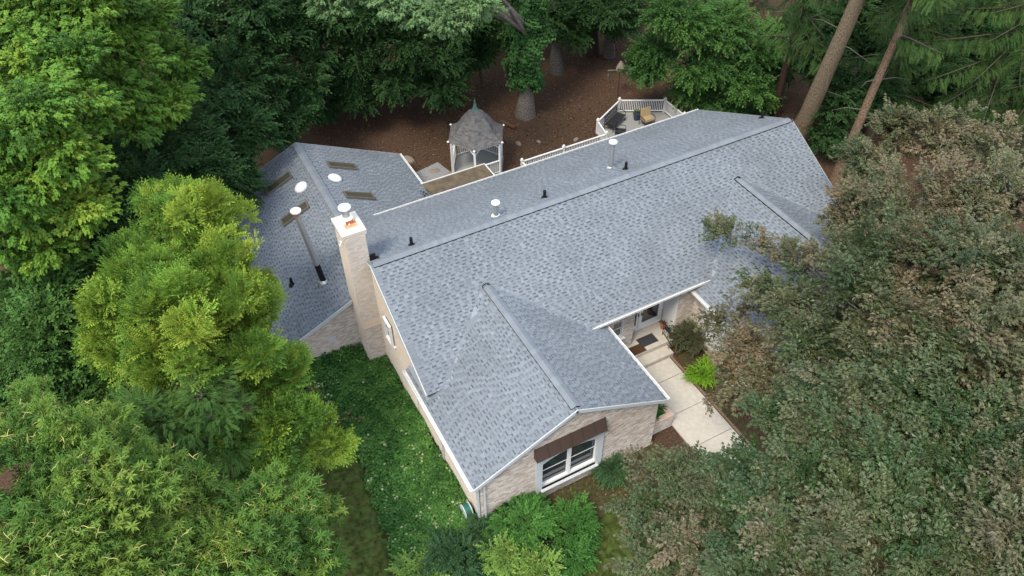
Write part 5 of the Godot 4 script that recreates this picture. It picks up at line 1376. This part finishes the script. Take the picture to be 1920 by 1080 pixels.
func spruce(label: String, base: Vector3, top: Vector3, r0: float, boughs: Array, hang: bool, dead := 0, col := Color(0.20, 0.145, 0.105)) -> void:
	var root := thing("spruce_tree", label, "tree", base, "tall conifers beyond the house")
	var m := MB.new()
	trunk_path(m, Vector3(0, -0.3, 0), top - base, r0, r0 * 0.35, col, 0.25, 12)
	obj("trunk", m, M.bark, root)
	var bm := MB.new()
	for i in dead:
		var t := rnd(0.12, 0.6); var p := (top - base) * t; var a := rnd(0, TAU); var d := Vector3(cos(a), rnd(-0.1, 0.25), sin(a))
		bm.tube([p, p + d * rnd(0.5, 1.2), p + d * rnd(1.3, 2.4) + Vector3(0, -0.3, 0)], [0.035, 0.022, 0.006], 5, Color(0.2, 0.18, 0.15), false)
	var cl := [Cloud.new(), Cloud.new()]
	for b in boughs:
		# height on the trunk, direction angle, length
		var t: float = b[0] / (top.y - base.y)
		var p0 := (top - base) * t
		var dir := Vector3(cos(b[1]), 0, sin(b[1]))
		var L: float = b[2]
		var pts := PackedVector3Array(); var rr := PackedFloat32Array()
		for i in 8:
			var s := i / 7.0
			pts.append(p0 + dir * L * s + Vector3(0, 0.12 * L * s - 0.5 * L * s * s + 0.28 * L * s * s * s, 0)); rr.append(lerpf(0.05, 0.008, s))
		bm.tube(pts, rr, 6, Color(0.17, 0.14, 0.11), false)
		var n := int(L / 0.36)
		for i in n:
			var s := (i + 0.6) / n
			var f := s * 7.0; var j := mini(int(f), 6)
			var p := pts[j].lerp(pts[j + 1], f - j)
			var col2 := pick([Color(0.024, 0.055, 0.018), Color(0.045, 0.092, 0.026), Color(0.08, 0.135, 0.034)], 0.5 + 0.4 * noise.get_noise_3dv((p + base) * 10.0) + rnd(-0.3, 0.3))
			(cl[i % 2] as Cloud).put(p, (pts[j + 1] - pts[j]).normalized() + unit() * 0.08, Vector3.UP, rnd(0.85, 1.25) * (1.0 - s * 0.45), col2, rng.randf() < 0.5)
	obj("branches", bm, M.bark, root)
	var cr := part("crown", root)
	for q in 2:
		foliage_count += cl[q].n
		(cl[q] as Cloud).node("needles", S.bough[q], M.needle, cr).set_meta("kind", "stuff")

func build_conifers() -> void:
	# the thick bare trunk and the slim ones beside it; crowns start above the frame or at its edge
	var up := func(b: Vector3, px: float, py: float, y: float) -> Vector3:
		var q := P(px, py, y)
		return b + (q - b) * (24.0 / (y - b.y))
	var fan := func(h0: float, h1: float, n: int, L: float) -> Array:
		var r := []
		for i in n: r.append([lerpf(h0, h1, i / float(n)), rnd(0, TAU), L * rnd(0.75, 1.2) * (1.0 - 0.4 * i / n)])
		return r
	var b1 := P(1492, 268, GY)
	spruce("thick pale brown conifer trunk rising beyond the far gable", b1, up.call(b1, 1597, 20, 9.8), 0.55, fan.call(13.0, 23, 26, 4.2), true, 4, Color(0.36, 0.28, 0.19))
	var b2 := P(1562, 345, GY)
	spruce("slim reddish conifer trunk standing behind the beech crown", b2, up.call(b2, 1698, 25, 10.0), 0.27, fan.call(10.5, 22, 24, 3.0) + [[8.6, 0.1, 2.6], [9.3, 1.2, 2.4], [7.6, 5.6, 2.0]], true, 7, Color(0.30, 0.205, 0.14))
	var b3 := P(1450, 216, GY)
	spruce("slim straight conifer trunk left of the thick one", b3, up.call(b3, 1494, 50, 7.0), 0.26, fan.call(6.2, 22, 34, 2.8), true, 2, Color(0.17, 0.115, 0.08))
	var b4 := P(1795, 232, 1.0); b4.y = GY
	spruce("leaning conifer with weeping boughs and dead lower twigs behind the beech", b4, up.call(b4, 1915, 70, 8.0), 0.32, fan.call(8.0, 22, 26, 4.0) + [[6.4, 2.6, 5.0], [7.2, 3.3, 5.2], [8.0, 2.9, 4.6], [8.6, 3.7, 4.4], [5.6, 3.1, 4.2], [9.2, 2.4, 4.2]], true, 16, Color(0.33, 0.26, 0.18))
	var b5 := Vector3(33.5, GY, -3.0)
	spruce("dark conifer with hanging boughs deep behind the slim trunks", b5, b5 + Vector3(0, 22, 0), 0.28, fan.call(3.2, 21, 44, 3.4), true, 0)
	var b6 := Vector3(37, GY, 3.5)
	spruce("broad weeping conifer at the wood's edge past the leaning trunk", b6, b6 + Vector3(0, 21, 0), 0.3, fan.call(2.6, 20, 46, 4.0), true, 0)
	var b7 := Vector3(31.0, GY, -13.0)
	spruce("dark conifer standing behind the deck's trees", b7, b7 + Vector3(0, 22, 0), 0.28, fan.call(4.0, 21, 40, 3.2), true, 0)
	var b8 := Vector3(43, GY, -4.0)
	spruce("far conifer filling the gap behind the weeping boughs", b8, b8 + Vector3(0, 20, 0), 0.28, fan.call(2.5, 19, 40, 3.6), true, 0)

func build_woods() -> void:
	# tall woodland trees: trunks stand in view, most of their crowns close the canopy above the frame
	var can := K("maple", M.leaf, [Color(0.035, 0.08, 0.024), Color(0.06, 0.12, 0.03)], {"cl": 1.0, "n": 14, "dens": 1.3, "sc": 2.3, "twigs": 0.0})
	var spots := [[1045, 134, 0.42, "grey trunk standing just right of the ivy-clad oak", Color(0.17, 0.155, 0.14)], [1112, 100, 0.36, "dark slim trunk deep in the wood behind the yard", Color(0.10, 0.08, 0.07)], [1142, 106, 0.34, "pale grey trunk behind the bird feeder", Color(0.20, 0.18, 0.155)],
		[905, 160, 0.12, "thin sapling trunk behind the gazebo finial", Color(0.13, 0.10, 0.08)], [1025, 70, 0.3, "dark trunk behind the ivy-clad oak", Color(0.11, 0.09, 0.08)], [655, 60, 0.3, "dim trunk behind the leftmost understorey tree", Color(0.09, 0.08, 0.07)], [470, 60, 0.3, "dim trunk in the deep shade behind the annex", Color(0.13, 0.11, 0.10)], [1190, 60, 0.3, "brown trunk in the shade beyond the deck", Color(0.12, 0.10, 0.085)], [780, 20, 0.35, "far dark trunk behind the pale oak boughs", Color(0.10, 0.085, 0.075)], [960, 25, 0.3, "far trunk at the back of the wood", Color(0.10, 0.085, 0.075)], [1330, 15, 0.35, "far trunk behind the deck's green trees", Color(0.10, 0.085, 0.075)], [560, 10, 0.35, "far trunk behind the dark annex trees", Color(0.10, 0.085, 0.075)]]
	for s in spots:
		var b := P(s[0], s[1], GY)
		b.y = ground_h(b.x, b.z)
		var kk := can.duplicate(); kk.bark = s[4]
		var hh := 17.0 + rnd(0, 3)
		if s[2] < 0.2: hh = 12.0
		var rr := 4.2 if s[2] > 0.2 else 1.6
		tree("woodland_tree", s[3], "tall woodland trees behind the house", b, [[b + Vector3(rnd(-1, 1), hh, rnd(-1, 1)), rr, 2.6], [b + Vector3(3.2, hh - 1.5, -1.0), rr * 0.8, 2.2], [b + Vector3(-3.2, hh - 1.0, -2.0), rr * 0.8, 2.2], [b + Vector3(0.5, hh - 1.5, -4.5), rr * 0.8, 2.2]], kk, s[2])
	# the wood goes on beyond the frame, reading as one mass
	var far := Cloud.new()
	var tr := MB.new()
	for i in 70:
		var a := rnd(-0.95, 1.35)
		var d := rnd(66, 105)
		var b := Vector3(CAM.x, 0, CAM.z) + Vector3(sin(a), 0, -cos(a)) * d
		b.y = GY
		tr.tube([b, b + Vector3(0, 18, 0)], [0.3, 0.12], 6, Color(0.1, 0.09, 0.08), false)
		for j in 130:
			var u := unit()
			var p := b + Vector3(u.x * 4.5, 12 + u.y * 9.5, u.z * 4.5)
			far.put(p, unit(), Vector3.UP + unit() * 0.6, rnd(2.4, 3.6), Color(0.035, 0.08, 0.025) * rnd(0.6, 1.5))
	var wd := thing("distant_wood", "distant mass of woodland trees closing the view behind the yard", "wood")
	wd.set_meta("kind", "stuff")
	obj("trunks", tr, M.bark, wd).set_meta("kind", "stuff")
	far.node("crowns", S.maple.mesh(), M.leaf, wd).set_meta("kind", "stuff")
	foliage_count += far.n

# ------------------------------------------------------------------
func _ready() -> void:
	rng.seed = 20240611
	noise.seed = 5; noise.frequency = 0.02; noise.fractal_octaves = 3
	var cam := Camera3D.new(); cam.name = "camera"
	cam.transform = Transform3D(Basis(CR, CU, -CF).orthonormalized(), CAM)
	cam.fov = 40.1977; cam.near = 0.5; cam.far = 3000.0
	add_child(cam); cam.current = true
	var env := Environment.new()
	env.background_mode = Environment.BG_SKY
	var sm := ProceduralSkyMaterial.new()
	sm.sky_top_color = Color(0.80, 0.85, 0.93); sm.sky_horizon_color = Color(0.86, 0.88, 0.91); sm.sky_curve = 0.2
	sm.ground_bottom_color = Color(0.12, 0.12, 0.1); sm.ground_horizon_color = Color(0.5, 0.52, 0.52)
	sm.sky_energy_multiplier = 1.0
	var sky := Sky.new(); sky.sky_material = sm; env.sky = sky
	env.tonemap_mode = Environment.TONE_MAPPER_LINEAR
	env.tonemap_exposure = 3.2
	env.sdfgi_enabled = true; env.ssao_enabled = true; env.ssil_enabled = true
	var we := WorldEnvironment.new(); we.name = "environment"; we.environment = env; add_child(we)
	var sun := DirectionalLight3D.new(); sun.name = "sun"
	sun.light_energy = 0.5; sun.light_angular_distance = 18.0; sun.light_color = Color(1.0, 0.965, 0.9); sun.shadow_enabled = true
	add_child(sun)
	sun.look_at_from_position(Vector3(-17, 29, 9), Vector3.ZERO, Vector3.UP)
	make_materials()
	make_sprays()
	build_ground()
	build_house()
	build_yard()
	build_ivy()
	build_trees()
	print("foliage instances ", foliage_count)
